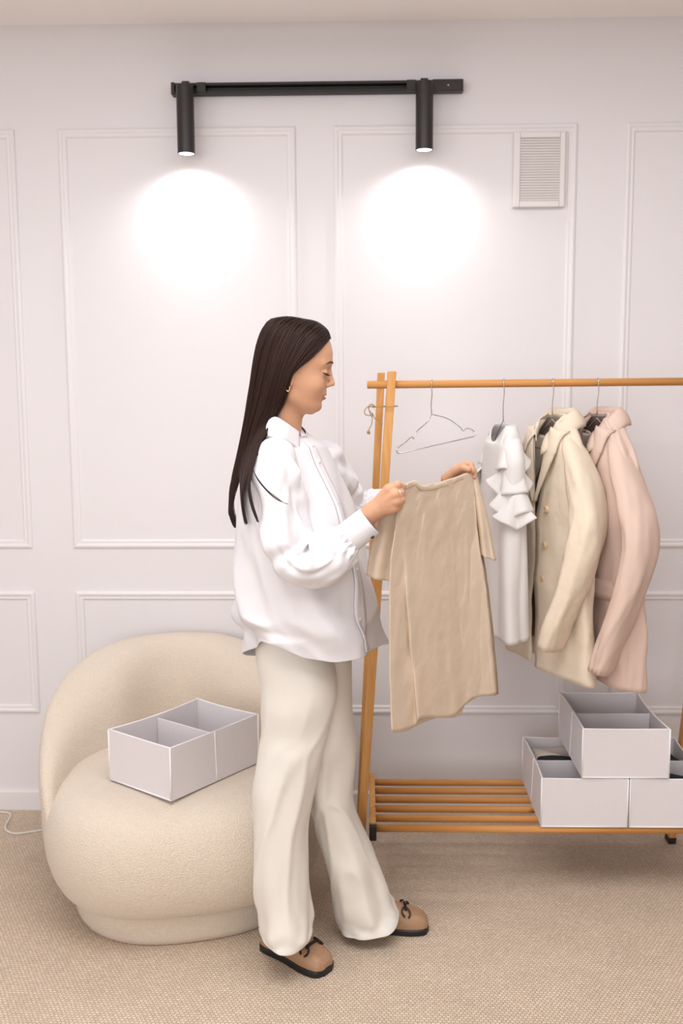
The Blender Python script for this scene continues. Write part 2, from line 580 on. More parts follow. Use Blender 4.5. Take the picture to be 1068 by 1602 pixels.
for k, x in enumerate(lx):
    yh = WALL_Y - 0.085
    ztop = W(x * 0 + (287.5, 664.5)[k], (134, 128)[k], yh)[2]
    zbot = W((287.5, 664.5)[k], (238, 232)[k], yh - 0.027)[2]
    R0 = 0.0278
    # hollow cylinder with a recessed lens
    profl = [(0.0, ztop), (R0 - 0.002, ztop), (R0, ztop - 0.002), (R0, zbot), (R0 - 0.003, zbot), (R0 - 0.003, zbot + 0.006), (0.0, zbot + 0.006)]
    th = np.linspace(0, 2 * math.pi, 40, endpoint=False)
    g = np.array([[(x + max(r, 1e-4) * math.cos(t), yh + max(r, 1e-4) * math.sin(t), z) for t in th] for (r, z) in profl])
    hd = multi_mesh('spot_head', [(g, True, False)], blk, tl, smooth=False)
    for p in hd.data.polygons: p.use_smooth = True
    md = hd.modifiers.new('edges', 'EDGE_SPLIT'); md.split_angle = math.radians(35)
    lg = np.array([[(x + r * math.cos(t), yh + r * math.sin(t), zbot + z) for t in th] for (r, z) in ((0.0001, 0.0005), (R0 - 0.0034, 0.0015), (R0 - 0.0034, 0.005))])
    multi_mesh('lens', [(lg, True, False)], lens_m, hd)
    tube('hinge_knob', [(x, yh, ztop - 0.001), (x, yh, ztop + 0.006), (x, yh, ztop + 0.009)], [0.006, 0.006, 0.003], blk, hd)
    box('arm', (x - 0.012, yh + 0.01, tz - 0.012), (x + 0.012, WALL_Y - 0.03, tz + 0.012), blk, hd, 0.002)
    sl_ = bpy.data.lights.new('spot_beam', 'SPOT')
    sl_.energy = 10.5
    sl_.spot_size = math.radians(156)
    sl_.spot_blend = 1.0
    sl_.shadow_soft_size = 0.025
    sl_.color = (0.98, 0.985, 1.0)
    so = bpy.data.objects.new('spot_beam', sl_)
    COL.objects.link(so)
    so.parent = tl
    so.location = Vector((x, yh, zbot - 0.004)) - tl.location
# ------------------------------------------------------------------ wooden clothes rack
def wood_material(name, c1, c2, scale):
    m = bpy.data.materials.new(name)
    m.use_nodes = True
    nt = m.node_tree; N, L = nt.nodes, nt.links
    b = N['Principled BSDF']
    b.inputs['Roughness'].default_value = 0.5
    b.inputs['Specular IOR Level'].default_value = 0.35
    tc = N.new('ShaderNodeTexCoord')
    mp = N.new('ShaderNodeMapping'); mp.inputs['Scale'].default_value = scale
    L.new(tc.outputs['Object'], mp.inputs['Vector'])
    nz = N.new('ShaderNodeTexNoise'); nz.inputs['Scale'].default_value = 1; nz.inputs['Detail'].default_value = 5
    nz.inputs['Distortion'].default_value = 0.6
    L.new(mp.outputs[0], nz.inputs['Vector'])
    mx = N.new('ShaderNodeMix'); mx.data_type = 'RGBA'
    mx.inputs['A'].default_value = c1; mx.inputs['B'].default_value = c2
    mr = N.new('ShaderNodeMapRange'); mr.inputs['From Min'].default_value = 0.3; mr.inputs['From Max'].default_value = 0.7
    L.new(nz.outputs['Fac'], mr.inputs['Value'])
    L.new(mr.outputs[0], mx.inputs['Factor'])
    # a few darker knots
    vo = N.new('ShaderNodeTexVoronoi'); vo.inputs['Scale'].default_value = 5.5
    L.new(tc.outputs['Object'], vo.inputs['Vector'])
    kr = N.new('ShaderNodeMapRange'); kr.inputs['From Min'].default_value = 0.02; kr.inputs['From Max'].default_value = 0.09
    L.new(vo.outputs['Distance'], kr.inputs['Value'])
    kx = N.new('ShaderNodeMix'); kx.data_type = 'RGBA'
    kx.inputs['A'].default_value = srgb(140, 82, 38)
    L.new(kr.outputs[0], kx.inputs['Factor']); L.new(mx.outputs['Result'], kx.inputs['B'])
    L.new(kx.outputs['Result'], b.inputs['Base Color'])
    bp = N.new('ShaderNodeBump'); bp.inputs['Strength'].default_value = 0.15; bp.inputs['Distance'].default_value = 0.001
    L.new(nz.outputs['Fac'], bp.inputs['Height']); L.new(bp.outputs[0], b.inputs['Normal'])
    return m
wood_v = wood_material('pine_upright', srgb(222, 168, 104), srgb(206, 146, 80), (60, 60, 3))
wood_h = wood_material('pine_dowel', srgb(214, 156, 92), srgb(198, 134, 70), (3, 70, 70))
cap_m = mat('black_cap', srgb(40, 30, 26), 0.6)

RAIL_Y = 2.955
SH_Z = 0.205                       # shelf dowel height
fl_top = W(613, 581, RAIL_Y - 0.0); fl_low = W(571.5, 1200, 2.855)
rl_top = W(596, 583, RAIL_Y + 0.012); rl_low = W(566.5, 1200, 3.12)
def to_floor(a, b):
    d = b - a
    return a + d * ((0.0 - a[2]) / d[2])
fl_bot, rl_bot = to_floor(fl_top, fl_low), to_floor(rl_top, rl_low)
rack = thing('clothes_rack', ((fl_bot[0] + 0.95) / 2, RAIL_Y, 0), 'light wooden A-frame clothes rack with a slatted bottom shelf', 'clothes rack')

def leg(name, top, bot, wx, wy):
    """square leg with a horizontal foot cut"""
    V = []
    for p in (bot, top):
        for (sx, sy) in ((-1, -1), (1, -1), (1, 1), (-1, 1)):
            V.append((p[0] + sx * wx / 2, p[1] + sy * wy / 2, p[2]))
    F = [(3, 2, 1, 0), (4, 5, 6, 7), (0, 1, 5, 4), (1, 2, 6, 5), (2, 3, 7, 6), (3, 0, 4, 7)]
    o = meshobj(name, V, F, wood_v, rack, smooth=False)
    md = o.modifiers.new('edges', 'BEVEL'); md.width = 0.002; md.segments = 2
    u = (top - bot) / (top[2] - bot[2]) * 0.022
    V = [(p[0] + sx * (wx / 2 + 0.0012), p[1] + sy * (wy / 2 + 0.0012), p[2]) for p in (bot, bot + u) for (sx, sy) in ((-1, -1), (1, -1), (1, 1), (-1, 1))]
    meshobj('foot_cap', V, F, cap_m, o, smooth=False)
    return o
leg('leg', fl_top, fl_bot, 0.0250, 0.042)
leg('leg', rl_top, rl_bot, 0.0215, 0.042)
rr_low = W(1071.0, 1150, 3.10)
shift_r = np.array([rr_low[0] - (rl_top + (rl_bot - rl_top) * ((rl_top[2] - rr_low[2]) / rl_top[2]))[0], 0, 0])
leg('leg', rl_top + shift_r, rl_bot + shift_r, 0.0215, 0.042)
fr_shift = shift_r + np.array([0.012, 0, 0])
leg('leg', fl_top + fr_shift, fl_bot + fr_shift + np.array([0.05, 0, 0]), 0.0250, 0.042)

# top rail (dowel) and pegs
r0, r1 = W(574, 602, RAIL_Y), W(1068, 597, RAIL_Y)
rz = r0[2]
d = (r1 - r0); d[1] = 0
RA = r0; RB = r0 + d * 1.11
def rail_at(px):
    """point on the rail centre line below image column px"""
    t = (px - 574) / (1068 - 574.0)
    return RA + d * t
tube('rail', [RA, RA + (RB - RA) * 0.002, RB], [0.0095, 0.0115, 0.0115], wood_h, rack, seg=20)

# shelf: two side rails with black ends, six dowels
sy0, sy1 = 2.775, 3.135
sxl = W(583, 1300, sy0)[0]
sxr = W(1118, 1312, sy0)[0]
def side_rail(x):
    o = box('side_rail', (x - 0.009, sy0 - 0.0, SH_Z - 0.022), (x + 0.009, sy1 + 0.02, SH_Z + 0.026), wood_v, rack, 0.002)
    box('end_cap', (x - 0.0105, sy0 - 0.016, SH_Z - 0.024), (x + 0.0105, sy0 + 0.02, SH_Z + 0.020), cap_m, o, 0.002)
side_rail(sxl); side_rail(sxr)
for k in range(6):
    y = sy0 + 0.018 + (sy1 - sy0 - 0.018) * k / 5
    o = tube('shelf_dowel', [(sxl + 0.006, y, SH_Z), (sxr - 0.006, y, SH_Z)], 0.0108, wood_h, rack, seg=16, n=None)

# twine tied around the two legs
twine_m = mat('jute_twine', srgb(176, 140, 98), 0.9, bump=(900, 0.5, 0.002))
tw_z = W(600, 636, RAIL_Y)[2]
TY = RAIL_Y - 0.037
tw = thing('twine_tie', (W(583, 636, TY)[0], TY, tw_z), 'thin jute twine tied in a bow around the rack upright', 'string')
L0, L1 = W(584, 637, TY), W(620, 636, TY)
loopY = RAIL_Y + 0.058
tube('wrap', [L0, (L0 + L1) / 2 + [0, -0.002, 0], L1, L1 + [0.002, 0.03, 0], [L1[0], loopY, L1[2]], [L0[0], loopY, L0[2]], L0 + [-0.002, 0.03, 0], L0 + [0, 0.002, 0]], 0.0013, twine_m, tw, seg=6, n=60)
def twp(pts, r=0.0013, n=40, nm='loop'):
    return tube(nm, [W(x, y, TY - 0.004 - dy) for (x, y, dy) in pts], r, twine_m, tw, seg=6, n=n)
twp([(586, 637, 0), (581, 632, .004), (576, 636, .008), (578, 643, .008), (583, 648, .004), (581, 652, 0), (578, 645, .003), (577, 638, .006), (583, 633, .004), (586, 637, .002)])
twp([(582, 648, 0), (577, 650, .005), (571, 648, .008), (570, 643, .008), (574, 637, .006), (580, 636, .003), (585, 638, 0)])
twp([(582, 646, .002), (582, 655, .003), (581, 664, .002), (577, 672, .001), (576, 677, 0)], nm='tail')
twp([(583, 648, .002), (586, 655, 0), (590, 656, 0), (593, 661, 0), (598, 664, -.001)], nm='tail')
e = W(576.3, 676, TY - 0.004)
tube('knot', [e + [0, 0, 0.006], e + [0, 0, 0.003], e, e + [0, 0, -0.004], e + [-.001, 0, -0.006]], [0.001, 0.004, 0.005, 0.005, 0.001], twine_m, tw, seg=10)

# ------------------------------------------------------------------ fabric storage boxes
fab_m = mat('grey_white_fabric', srgb(226, 220, 222), 0.9, noise=(60, 0.02), bump=(500, 0.25, 0.001), spec=0.2)
pip_m = mat('white_piping', srgb(244, 242, 243), 0.8, spec=0.2)
BW, BL, BH = 0.25, 0.347, 0.147
def make_box(label):
    r = thing('storage_box', (0, 0, 0), label, 'box', 'divided fabric storage boxes')
    t = 0.004
    def wall(P0, P1, thick, z0, z1, nm, bow=0.0, n=12):
        """slightly bowed fabric wall from P0 to P1 (plan), n segments, thickness toward `thick`"""
        V = []
        P0, P1, th = np.array(P0), np.array(P1), np.array(thick)
        rows = 6
        g0, g1 = [], []
        for i in range(rows):
            z = z0 + (z1 - z0) * i / (rows - 1)
            a, b_ = [], []
            for k in range(n):
                s = k / (n - 1)
                sag = math.sin(math.pi * s) * (i / (rows - 1))
                p = P0 + (P1 - P0) * s + th * bow * sag
                zz = z - 0.004 * abs(bow) / 0.006 * math.sin(math.pi * s) * (i / (rows - 1)) ** 3
                a.append((p[0], p[1], zz)); q = p + th * t; b_.append((q[0], q[1], zz))
            g0.append(a + b_[::-1])
        return np.array(g0)
    hw, hl = BW / 2, BL / 2
    gs = [(wall((-hw, -hl), (hw, -hl), (0, 1), 0, BH, 'w', 0.003), True, True),
          (wall((-hw, hl), (hw, hl), (0, -1), 0, BH, 'w', 0.003), True, True),
          (wall((-hw, -hl), (-hw, hl), (1, 0), 0, BH, 'w', 0.006), True, True),
          (wall((hw, -hl), (hw, hl), (-1, 0), 0, BH, 'w', 0.006), True, True)]
    multi_mesh('walls', gs, fab_m, r, world=False, smooth=False)
    box('bottom', (-hw + 0.001, -hl + 0.001, 0.0), (hw - 0.001, hl - 0.001, 0.005), fab_m, r, world=False)
    dv = wall((-hw + t + 0.006, 0.0), (hw - t - 0.006, 0.0), (0, 1), 0.005, BH - 0.012, 'd', 0.004)
    multi_mesh('divider', [(dv, True, True)], fab_m, r, world=False, smooth=False)
    pr = 0.0022
    def pipe(pts):
        tube('piping', pts, pr, pip_m, r, seg=6, world=False)
    for sy in (-1, 1):
        pipe([(-hw + (2 * hw) * s, sy * (hl - 0.002) - sy * 0.003 * math.sin(math.pi * s), BH - 0.002 * math.sin(math.pi * s)) for s in np.linspace(0, 1, 10)])
    for sx in (-1, 1):
        pipe([(sx * (hw - 0.002) - sx * 0.006 * math.sin(math.pi * s), -hl + 2 * hl * s, BH - 0.004 * math.sin(math.pi * s)) for s in np.linspace(0, 1, 14)])
        for sy in (-1, 1):
            pipe([(sx * hw, sy * hl, 0.001), (sx * hw, sy * hl, BH)])
        tube('seam', [(sx * (hw + 0.0003), 0.0, 0.001), (sx * (hw - 0.003), 0.0, BH * 0.5), (sx * (hw - 0.0058), 0.0, BH - 0.005)], 0.0018, pip_m, r, seg=6, n=8, world=False)
    for sy in (-1, 1):
        pipe([(-hw, sy * hl, 0.002), (hw, sy * hl, 0.002)])
    return r
bx0 = make_box('grey-white fabric box with an empty divider standing on the boucle chair')
# chair box: nearest corner at (268,1254)
SEAT_Z = 0.398
near = G(268, 1254, SEAT_Z)
ang = math.radians(45)
ex, ey = np.array([math.cos(ang), math.sin(ang)]), np.array([-math.sin(ang), math.cos(ang)])
# local +y (long) points right-away, local -x..: short face looks left
rotz = math.radians(-36)
bx0.rotation_euler = (math.radians(0), 0, rotz)
R2 = np.array([[math.cos(rotz), -math.sin(rotz)], [math.sin(rotz), math.cos(rotz)]])
c_ = near[:2] - R2 @ np.array([BW / 2, -BL / 2])
bx0.location = (c_[0], c_[1], SEAT_Z)
top_sh = SH_Z + 0.0112
fy = sy0 + 0.008
def shelf_box(label, px, z, py, yoff=0.0):
    b = copy_tree(bx0)
    b.rotation_euler = (0, 0, 0)
    p = W(px, py, fy + yoff)
    b.location = (p[0] + BW / 2, fy + yoff + BL / 2, z)
    tag(b, label, 'box', 'divided fabric storage boxes')
    return b
bxA = shelf_box('lower fabric box at the left on the rack shelf, holding cream and black clothes', 845.5, top_sh, 1303)
bxB = shelf_box('lower fabric box at the photo edge on the rack shelf, holding navy clothes', 978, top_sh, 1303)
bxB.scale = (0.93, 1, 1)
bxB.location.x = bxA.location.x + BW * 0.965 + 0.006
bxC = shelf_box('top fabric box of the stack on the rack shelf', 909.5, top_sh + BH + 0.003, 1225)

# clothes inside the boxes
def cloth_heap(name, x0, x1, y0, y1, z0, hfun, material, label, cat, group=None, n=18):
    xs, ys = np.linspace(x0, x1, n), np.linspace(y0, y1, n)
    P = np.array([[(x, y, z0 + hfun((x - x0) / (x1 - x0), (y - y0) / (y1 - y0))) for x in xs] for y in ys])
    o = grid_obj(name, P, material, None)
    bm = bmesh.new(); bm.from_mesh(o.data)
    r = bmesh.ops.extrude_edge_only(bm, edges=[e for e in bm.edges if e.is_boundary])
    for v in [g for g in r['geom'] if isinstance(g, bmesh.types.BMVert)]: v.co.z = z0
    bm.to_mesh(o.data); bm.free()
    md = o.modifiers.new('s', 'SUBSURF'); md.levels = md.render_levels = 1
    return tag(o, label, cat, group)
cream_m = mat('cream_knit', srgb(214, 204, 192), 0.9, bump=(200, 0.3, 0.002))
black_m = mat('black_cloth', srgb(24, 24, 26), 0.9, bump=(200, 0.3, 0.002))
navy_m = mat('navy_cloth', srgb(24, 30, 44), 0.9, bump=(120, 0.4, 0.003))
ax, ay = bxA.location.x, bxA.location.y
zi = top_sh + 0.007
cloth_heap('folded_knit', ax - 0.108, ax + 0.108, ay + 0.055, ay + 0.158, zi, lambda u, v: 0.110 + 0.010 * math.sin(5 * u) + 0.01 * math.sin(3 * v + 7 * u), cream_m, 'cream folded knit in the rear of the left lower box', 'clothing')
cloth_heap('black_top', ax - 0.105, ax + 0.105, ay + 0.010, ay + 0.052, zi, lambda u, v: 0.118 + 0.008 * abs(math.sin(4.4 * u + 0.4)), black_m, 'black garment edge folded in the left lower box', 'clothing')
bx_, by_ = bxB.location.x, bxB.location.y
cloth_heap('navy_sweater', bx_ - 0.108, bx_ + 0.108, by_ - 0.158, by_ - 0.02, zi, lambda u, v: 0.118 + 0.016 * math.sin(6 * u + 1) * math.sin(4 * v) - 0.03 * v * v, navy_m, 'dark navy garment in the front half of the right lower box', 'clothing')
cloth_heap('navy_trousers', bx_ - 0.108, bx_ + 0.108, by_ + 0.02, by_ + 0.158, zi, lambda u, v: 0.10 + 0.012 * math.sin(5 * u + 2) * math.sin(5 * v), navy_m, 'dark navy garment in the rear half of the right lower box', 'clothing')

# ------------------------------------------------------------------ boucle armchair
boucle = bpy.data.materials.new('cream_boucle')
boucle.use_nodes = True
def _b():
    nt = boucle.node_tree; N, L = nt.nodes, nt.links
    b = N['Principled BSDF']
    b.inputs['Roughness'].default_value = 0.95
    b.inputs['Specular IOR Level'].default_value = 0.1
    b.inputs['Sheen Weight'].default_value = 0.25
    b.inputs['Sheen Roughness'].default_value = 0.6
    tc = N.new('ShaderNodeTexCoord')
    vo = N.new('ShaderNodeTexVoronoi'); vo.inputs['Scale'].default_value = 260
    nz = N.new('ShaderNodeTexNoise'); nz.inputs['Scale'].default_value = 240; nz.inputs['Detail'].default_value = 3
    L.new(tc.outputs['Object'], nz.inputs['Vector'])
    L.new(tc.outputs['Object'], vo.inputs['Vector'])
    mx = N.new('ShaderNodeMix'); mx.data_type = 'RGBA'
    mx.inputs['A'].default_value = srgb(212, 196, 178); mx.inputs['B'].default_value = srgb(236, 222, 206)
    L.new(nz.outputs['Fac'], mx.inputs['Factor']); L.new(mx.outputs['Result'], b.inputs['Base Color'])
    ad = N.new('ShaderNodeMath'); ad.operation = 'SUBTRACT'
    L.new(nz.outputs['Fac'], ad.inputs[0]); L.new(vo.outputs['Distance'], ad.inputs[1])
    bp = N.new('ShaderNodeBump'); bp.inputs['Strength'].default_value = 0.5; bp.inputs['Distance'].default_value = 0.004
    L.new(ad.outputs[0], bp.inputs['Height']); L.new(bp.outputs[0], b.inputs['Normal'])
_b()
ch_c = np.array([W(291, 1200, 2.90)[0], 2.862, 0.0])
chair = thing('boucle_armchair', ch_c, 'rounded cream boucle lounge chair with a low wraparound back', 'chair')
CROT = math.radians(15)
def chp(x, y, z):
    return (ch_c[0] + x * math.cos(CROT) - y * math.sin(CROT), ch_c[1] + x * math.sin(CROT) + y * math.cos(CROT), z)
def spow(v, e): return np.sign(v) * np.abs(v) ** e
# seat: bulging cushion body, plan superellipse, side profile bulges
th = np.linspace(0, 2 * np.pi, 96, endpoint=False)
def plan(t, a, b_, e): return a * spow(np.cos(t), e), b_ * spow(np.sin(t), e)
seat_prof = [(0.80, 0.085), (0.86, 0.090), (0.915, 0.108), (0.960, 0.145), (0.99, 0.19), (1.0, 0.245), (0.985, 0.295), (0.945, 0.338), (0.88, 0.366), (0.78, 0.384), (0.62, 0.392), (0.42, 0.395), (0.2, 0.396), (0.02, 0.396)]
SA, SB = 0.408, 0.43
g = []
pr = resample([(a, z, 0) for a, z in seat_prof], 40)
for s, z, _ in pr:
    x, y = plan(th, SA * s, SB * s, 0.74)
    g.append([chp(xx, yy, z) for xx, yy in zip(x, y)])
multi_mesh('seat', [(np.array(g), True, True)], boucle, chair)
# plinth
g = []
for s, z in [(0.77, 0.0), (0.79, 0.004), (0.805, 0.02), (0.81, 0.055), (0.80, 0.09), (0.74, 0.112)]:
    x, y = plan(th, SA * s, SB * s * 1.0, 0.8)
    g.append([chp(xx, yy - 0.01, z) for xx, yy in zip(x, y)])
multi_mesh('base', [(np.array(g), True, True)], boucle, chair)
# wraparound back
g = []
NP = 65
for k in range(NP):
    s = -1 + 2 * k / (NP - 1)
    phi = s * math.radians(112)
    ta = abs(s)
    zt_ = float(ip(ta * 112, [0, 20, 38, 56, 75, 90, 103, 112], [.668, .662, .640, .60, .542, .468, .385, .31]))
    zb_ = 0.12 + 0.08 * sstep(0.55, 1.0, ta)
    tk = 0.080 - 0.066 * ta ** 1.6
    endf = math.sqrt(max(1e-4, 1 - max(0, (ta - 0.86) / 0.14) ** 2))
    cx, cy = (0.342 + 0.058 * ta ** 2) * spow(np.sin(phi), 0.82), (0.395) * spow(np.cos(phi), 0.82)
    nrm = np.array([math.sin(phi), math.cos(phi)])
    hh, zc = (zt_ - zb_) / 2 * endf, (zt_ + zb_) / 2 - 0.03 * (1 - endf)
    row = []
    for t in np.linspace(0, 2 * np.pi, 28, endpoint=False):
        ra = tk * endf * spow(np.cos(t), 0.75)
        if ra < 0: ra *= 1 + 1.15 * math.sin(min(1.0, ta * 1.12) * math.pi) ** 1.2 / max(0.3, tk / 0.08)
        zz = zc + hh * spow(np.sin(t), 0.55)
        lean = 0.05 * max(0, (zz - 0.3) / 0.4) * (1 - 0.3 * ta)      # the back leans outward as it rises
        row.append(chp(cx + nrm[0] * (ra + lean * 0.6), cy + nrm[1] * (ra + lean), zz))
    g.append(row)
multi_mesh('backrest', [(np.array(g), True, True)], boucle, chair)

# thin white cord on the floor
cord_m = mat('white_cable', srgb(235, 228, 220), 0.5)
cp = [G(x, y, 0.0035) for x, y in ((-40, 1262), (0, 1270), (14, 1272), (16, 1278), (9, 1291), (10, 1299), (24, 1304), (50, 1301), (78, 1297), (110, 1294))]
c0 = tube('power_cord', cp, 0.003, cord_m, None, seg=8, n=60)
tag(c0, 'thin white cable lying on the carpet beside the chair', 'cable')
# ------------------------------------------------------------------ hangers
wire_m = mat('chrome_wire', srgb(205, 203, 203), 0.22, 0.95)
WR = 0.0016
def hanger(label, px, nearP=None, farP=None, zc=None, ang=57, name='wire_hanger', half=0.195, drop=0.085, loc_shift=0.0):
    """wire hanger hooked over the rail; shoulders run along e1 (angle from the rail)"""
    top = rail_at(px)
    a = math.radians(ang)
    e1 = np.array([math.cos(a), -math.sin(a), 0])
    e2 = np.array([-math.sin(a), -math.cos(a), 0])
    root = thing(name, (top[0], top[1], top[2] - drop), label, 'hanger', 'chrome wire hangers on the rail')
    R = 0.0115 + WR + 0.0006
    hook = []
    for t in np.linspace(math.radians(-200 + 90 + 60), math.radians(180), 16):
        hook.append((0, t))
    pts = []
    # hook: arc over the rail in the plane across it, tip at the back, shank in front
    for t in np.linspace(math.radians(-35), math.radians(190), 18):
        # t measured from +Y (behind) over the top to -Y (front)
        pts.append(top + np.array([0.004 * math.sin(t * 0.5) * -1, R * math.cos(t), R * math.sin(t)]))
    neck_top = top + np.array([-0.002, -0.010, -0.030])
    neck_bot = np.array([top[0] - 0.002 + 0.0, top[1], top[2] - drop])
    pts += [top + np.array([-0.003, -R * 0.9, -0.014]), neck_top, (neck_top + neck_bot) / 2 + np.array([-0.002, 0, 0]), neck_bot]
    tube('hook', pts, WR, wire_m, root, seg=8, n=70)
    return root, neck_bot, e1, e2

hr, nb, e1_, e2_ = hanger('empty bare wire hanger at the left end of the rail', 677, drop=0.088, ang=50)
A_ = W(621, 708, 2.82); B_ = W(742, 682, 3.09)
B2 = W(741, 675, 3.09); A2 = W(621, 702, 2.82)
def nt(px, py, s): return W(px, py, 2.955 + s)
sh = [nb, nt(668, 660, -.035), nt(652, 675, -.075), nt(648, 686, -.085), nt(643, 684, -.092), nt(634, 692, -.11), A2 + 0.0, A_ + [0.001, 0, -0.001], A_ + [0.006, 0.006, -0.003]]
sh2 = [nb, nt(700, 655, .03), nt(719, 668, .07), nt(724, 674, .08), nt(730, 670, .095), B2 + [-0.004, 0, 0.004], B_ + [0.003, 0, 0.004], B_ + [-0.004, -0.004, -0.002]]
g1 = tube_grid(sh, WR, 8, 80); g2 = tube_grid(sh2, WR, 8, 70)
g3 = tube_grid([A_ + [0.006, 0.006, -0.003], B_ + [-0.004, -0.004, -0.002]], WR, 8)
multi_mesh('frame', [(g1, True, True), (g2, True, True), (g3, True, True)], wire_m, hr)

def wire_frame(root, nb, e1, half, fall):
    g = []
    p = [nb, nb + e1 * half * 0.5 + [0, 0, -fall * 0.45], nb + e1 * half * 0.95 + [0, 0, -fall * 0.93], nb + e1 * half + [0, 0, -fall - 0.006], nb + e1 * half * 0.97 + [0, 0, -fall - 0.014],
         nb + [0, 0, -fall - 0.014], nb - e1 * half * 0.97 + [0, 0, -fall - 0.014], nb - e1 * half + [0, 0, -fall - 0.006], nb - e1 * half * 0.95 + [0, 0, -fall * 0.93], nb - e1 * half * 0.5 + [0, 0, -fall * 0.45], nb]
    tube('frame', p, WR, wire_m, root, seg=6, n=100)

# ------------------------------------------------------------------ blazers
def make_blazer(name, label, px, m_out, m_btn, ang, ztop, length, sleeve_pts, wid, lapel_far=True, buttons=(), seedv=1, pocket=None, dark=None, splay=0.03, nbtn_far=()):
    hroot, nb, e1, e2 = hanger('wire hanger inside the ' + label[1], px, drop=-ztop + 0.004, ang=ang)
    wire_frame(hroot, nb + [0, 0, -0.012], e1, 0.105, 0.075)
    O = np.array([nb[0], nb[1], rail_at(px)[2]])
    root = thing(name, (O[0], O[1], O[2] + ztop - length), label[0], 'jacket', 'blazers hanging on the rail')
    E3 = np.array([0, 0, 1.0])
    def L(s, f, z):
        s, f, z = np.broadcast_arrays(np.asarray(s, float), np.asarray(f, float), np.asarray(z, float))
        return O + s[..., None] * e1 + f[..., None] * e2 + z[..., None] * E3
    zs = np.concatenate([np.linspace(ztop, ztop - 0.12, 22), np.linspace(ztop - 0.13, ztop - length, 46)])
    dz = ztop - zs
    def aw(dz): return wid * ip(dz, [0, .006, .02, .045, .075, .10, .14, .25, .45, .60, length], [.050, .056, .070, .095, .118, .137, .160, .190, .200, .212, .226])  / .2
    aw_ = lambda dz: aw(dz) * 0.2 / 1.0 if False else aw(dz)
    def bd(dz): return ip(dz, [0, .02, .05, .10, .2, .45, length], [.040, .050, .058, .066, .072, .074, .086])
    VN = 0.255                                     # depth of the V
    def se(dz): return ip(dz, [0, .03, VN, VN + 0.05, length], [.058, .052, .008, .004, .012 + splay])
    nu = 84
    P = np.zeros((len(zs), nu, 3))
    for i, (z, q) in enumerate(zip(zs, dz)):
        a, b = float(aw(q)), float(bd(q))
        s0 = float(se(q))
        # near front edge -> near side -> back -> far side -> far front edge
        e = 0.75
        t0 = math.asin(min(0.98, (s0 / a) ** (1 / e)))
        th = np.linspace(t0, 2 * math.pi - t0 * 1.0, nu)     # 0 = front centre
        s = a * spow(np.sin(th), e); f = b * spow(np.cos(th), e)
        f = f * np.where(f > 0, 0.72, 0.58) - 0.012
        # soft folds growing toward the hem
        k = sstep(0.1, 0.6, q)
        w = 0.009 * k * np.sin(th * 5 + seedv + 0.6 * math.sin(q * 5)) + 0.008 * vnoise(th * 3 + seedv * 7, np.full(nu, q * 7), seedv) + 0.004 * vnoise(th * 6 + q * 9, np.full(nu, q * 16), seedv + 2)
        w = w + 0.006 * k * ridge(1.6 * np.sin(th) + q * 3, 1.6 * np.cos(th) - q * 5, seedv + 4)
        s = s + w * np.sin(th); f = f + w * np.cos(th)
        zz = z + 0.012 * k * np.cos(th) * sstep(length - 0.12, length, q) + 0.0 * s
        # shoulder seams: keep the top ridge pointed
        P[i] = L(s, f, zz)
    grid_obj('body', P, m_out, root, solid=0.004)
    # lapels and collar
    def surf(s, q, off):
        """point on the front of the jacket, s across, q below the top"""
        a, b = float(aw(q)), float(bd(q))
        r = min(0.999, abs(s) / a)
        f = b * (1 - r ** (2 / 0.75)) ** (0.75 / 2) if r < 0.999 else 0
        return L(s, f * 0.72 - 0.012 + off, ztop - q)
    def lapel(sg, tip_s, tip_q, nm='lapel'):
        n, m = 22, 9
        G_ = np.zeros((n, m, 3))
        for i in range(n):
            q = 0.035 + (VN - 0.035) * i / (n - 1)
            s_in = float(se(q))
            # outer edge of the lapel: from the collar out to the tip, then back to the button point
            if q < tip_q: wdt = (tip_s) * (0.86 + 0.14 * (q / tip_q))
            else: wdt = tip_s * (1 - ((q - tip_q) / (VN - tip_q)) ** 1.15)
            for j in range(m):
                u = j / (m - 1)
                s = s_in - 0.004 + wdt * u
                off = 0.014 * math.sin(math.pi * min(1, u * 0.75 + 0.06)) + 0.005
                G_[i, j] = surf(sg * s, q + 0.012 * u * (1 if q < tip_q else 0.3), off)
        o = grid_obj(nm, G_, m_out, root, solid=0.004)
        return o
    lapel(1, 0.060, 0.105); lapel(-1, 0.060, 0.105)
    # collar: stands at the back neck, folds down over the lapel tops
    n, m = 44, 9
    C = np.zeros((n, m, 3))
    for i in range(n):
        t = -1 + 2 * i / (n - 1)                    # -1 far front .. 0 back .. 1 near front
        ang_ = t * math.radians(150)
        rs, rf = 0.060, 0.048
        cs, cf = rs * math.sin(ang_), -0.012 - rf * math.cos(ang_)
        zdrop = 0.0 if abs(t) < 0.45 else 0.075 * ((abs(t) - 0.45) / 0.55) ** 1.2
        out = np.array([math.sin(ang_), -math.cos(ang_)])
        for j in range(m):
            u = j / (m - 1)
            # profile: up 2 cm then over and down 5 cm outside
            if u < 0.35:
                h = 0.026 * (u / 0.35); r = 0.002 * (u / 0.35)
            else:
                v = (u - 0.35) / 0.65
                h = 0.026 - 0.010 * 0 - 0.058 * v ** 1.1 * (0.9 if abs(t) < .6 else 1.0); r = 0.004 + 0.030 * math.sin(v * math.pi / 2)
            C[i, j] = L(cs + out[0] * r, cf + out[1] * r + (0.010 * max(0, abs(t) - 0.5)), ztop - zdrop + h - 0.010)
    grid_obj('collar', C, m_out, root, solid=0.004)
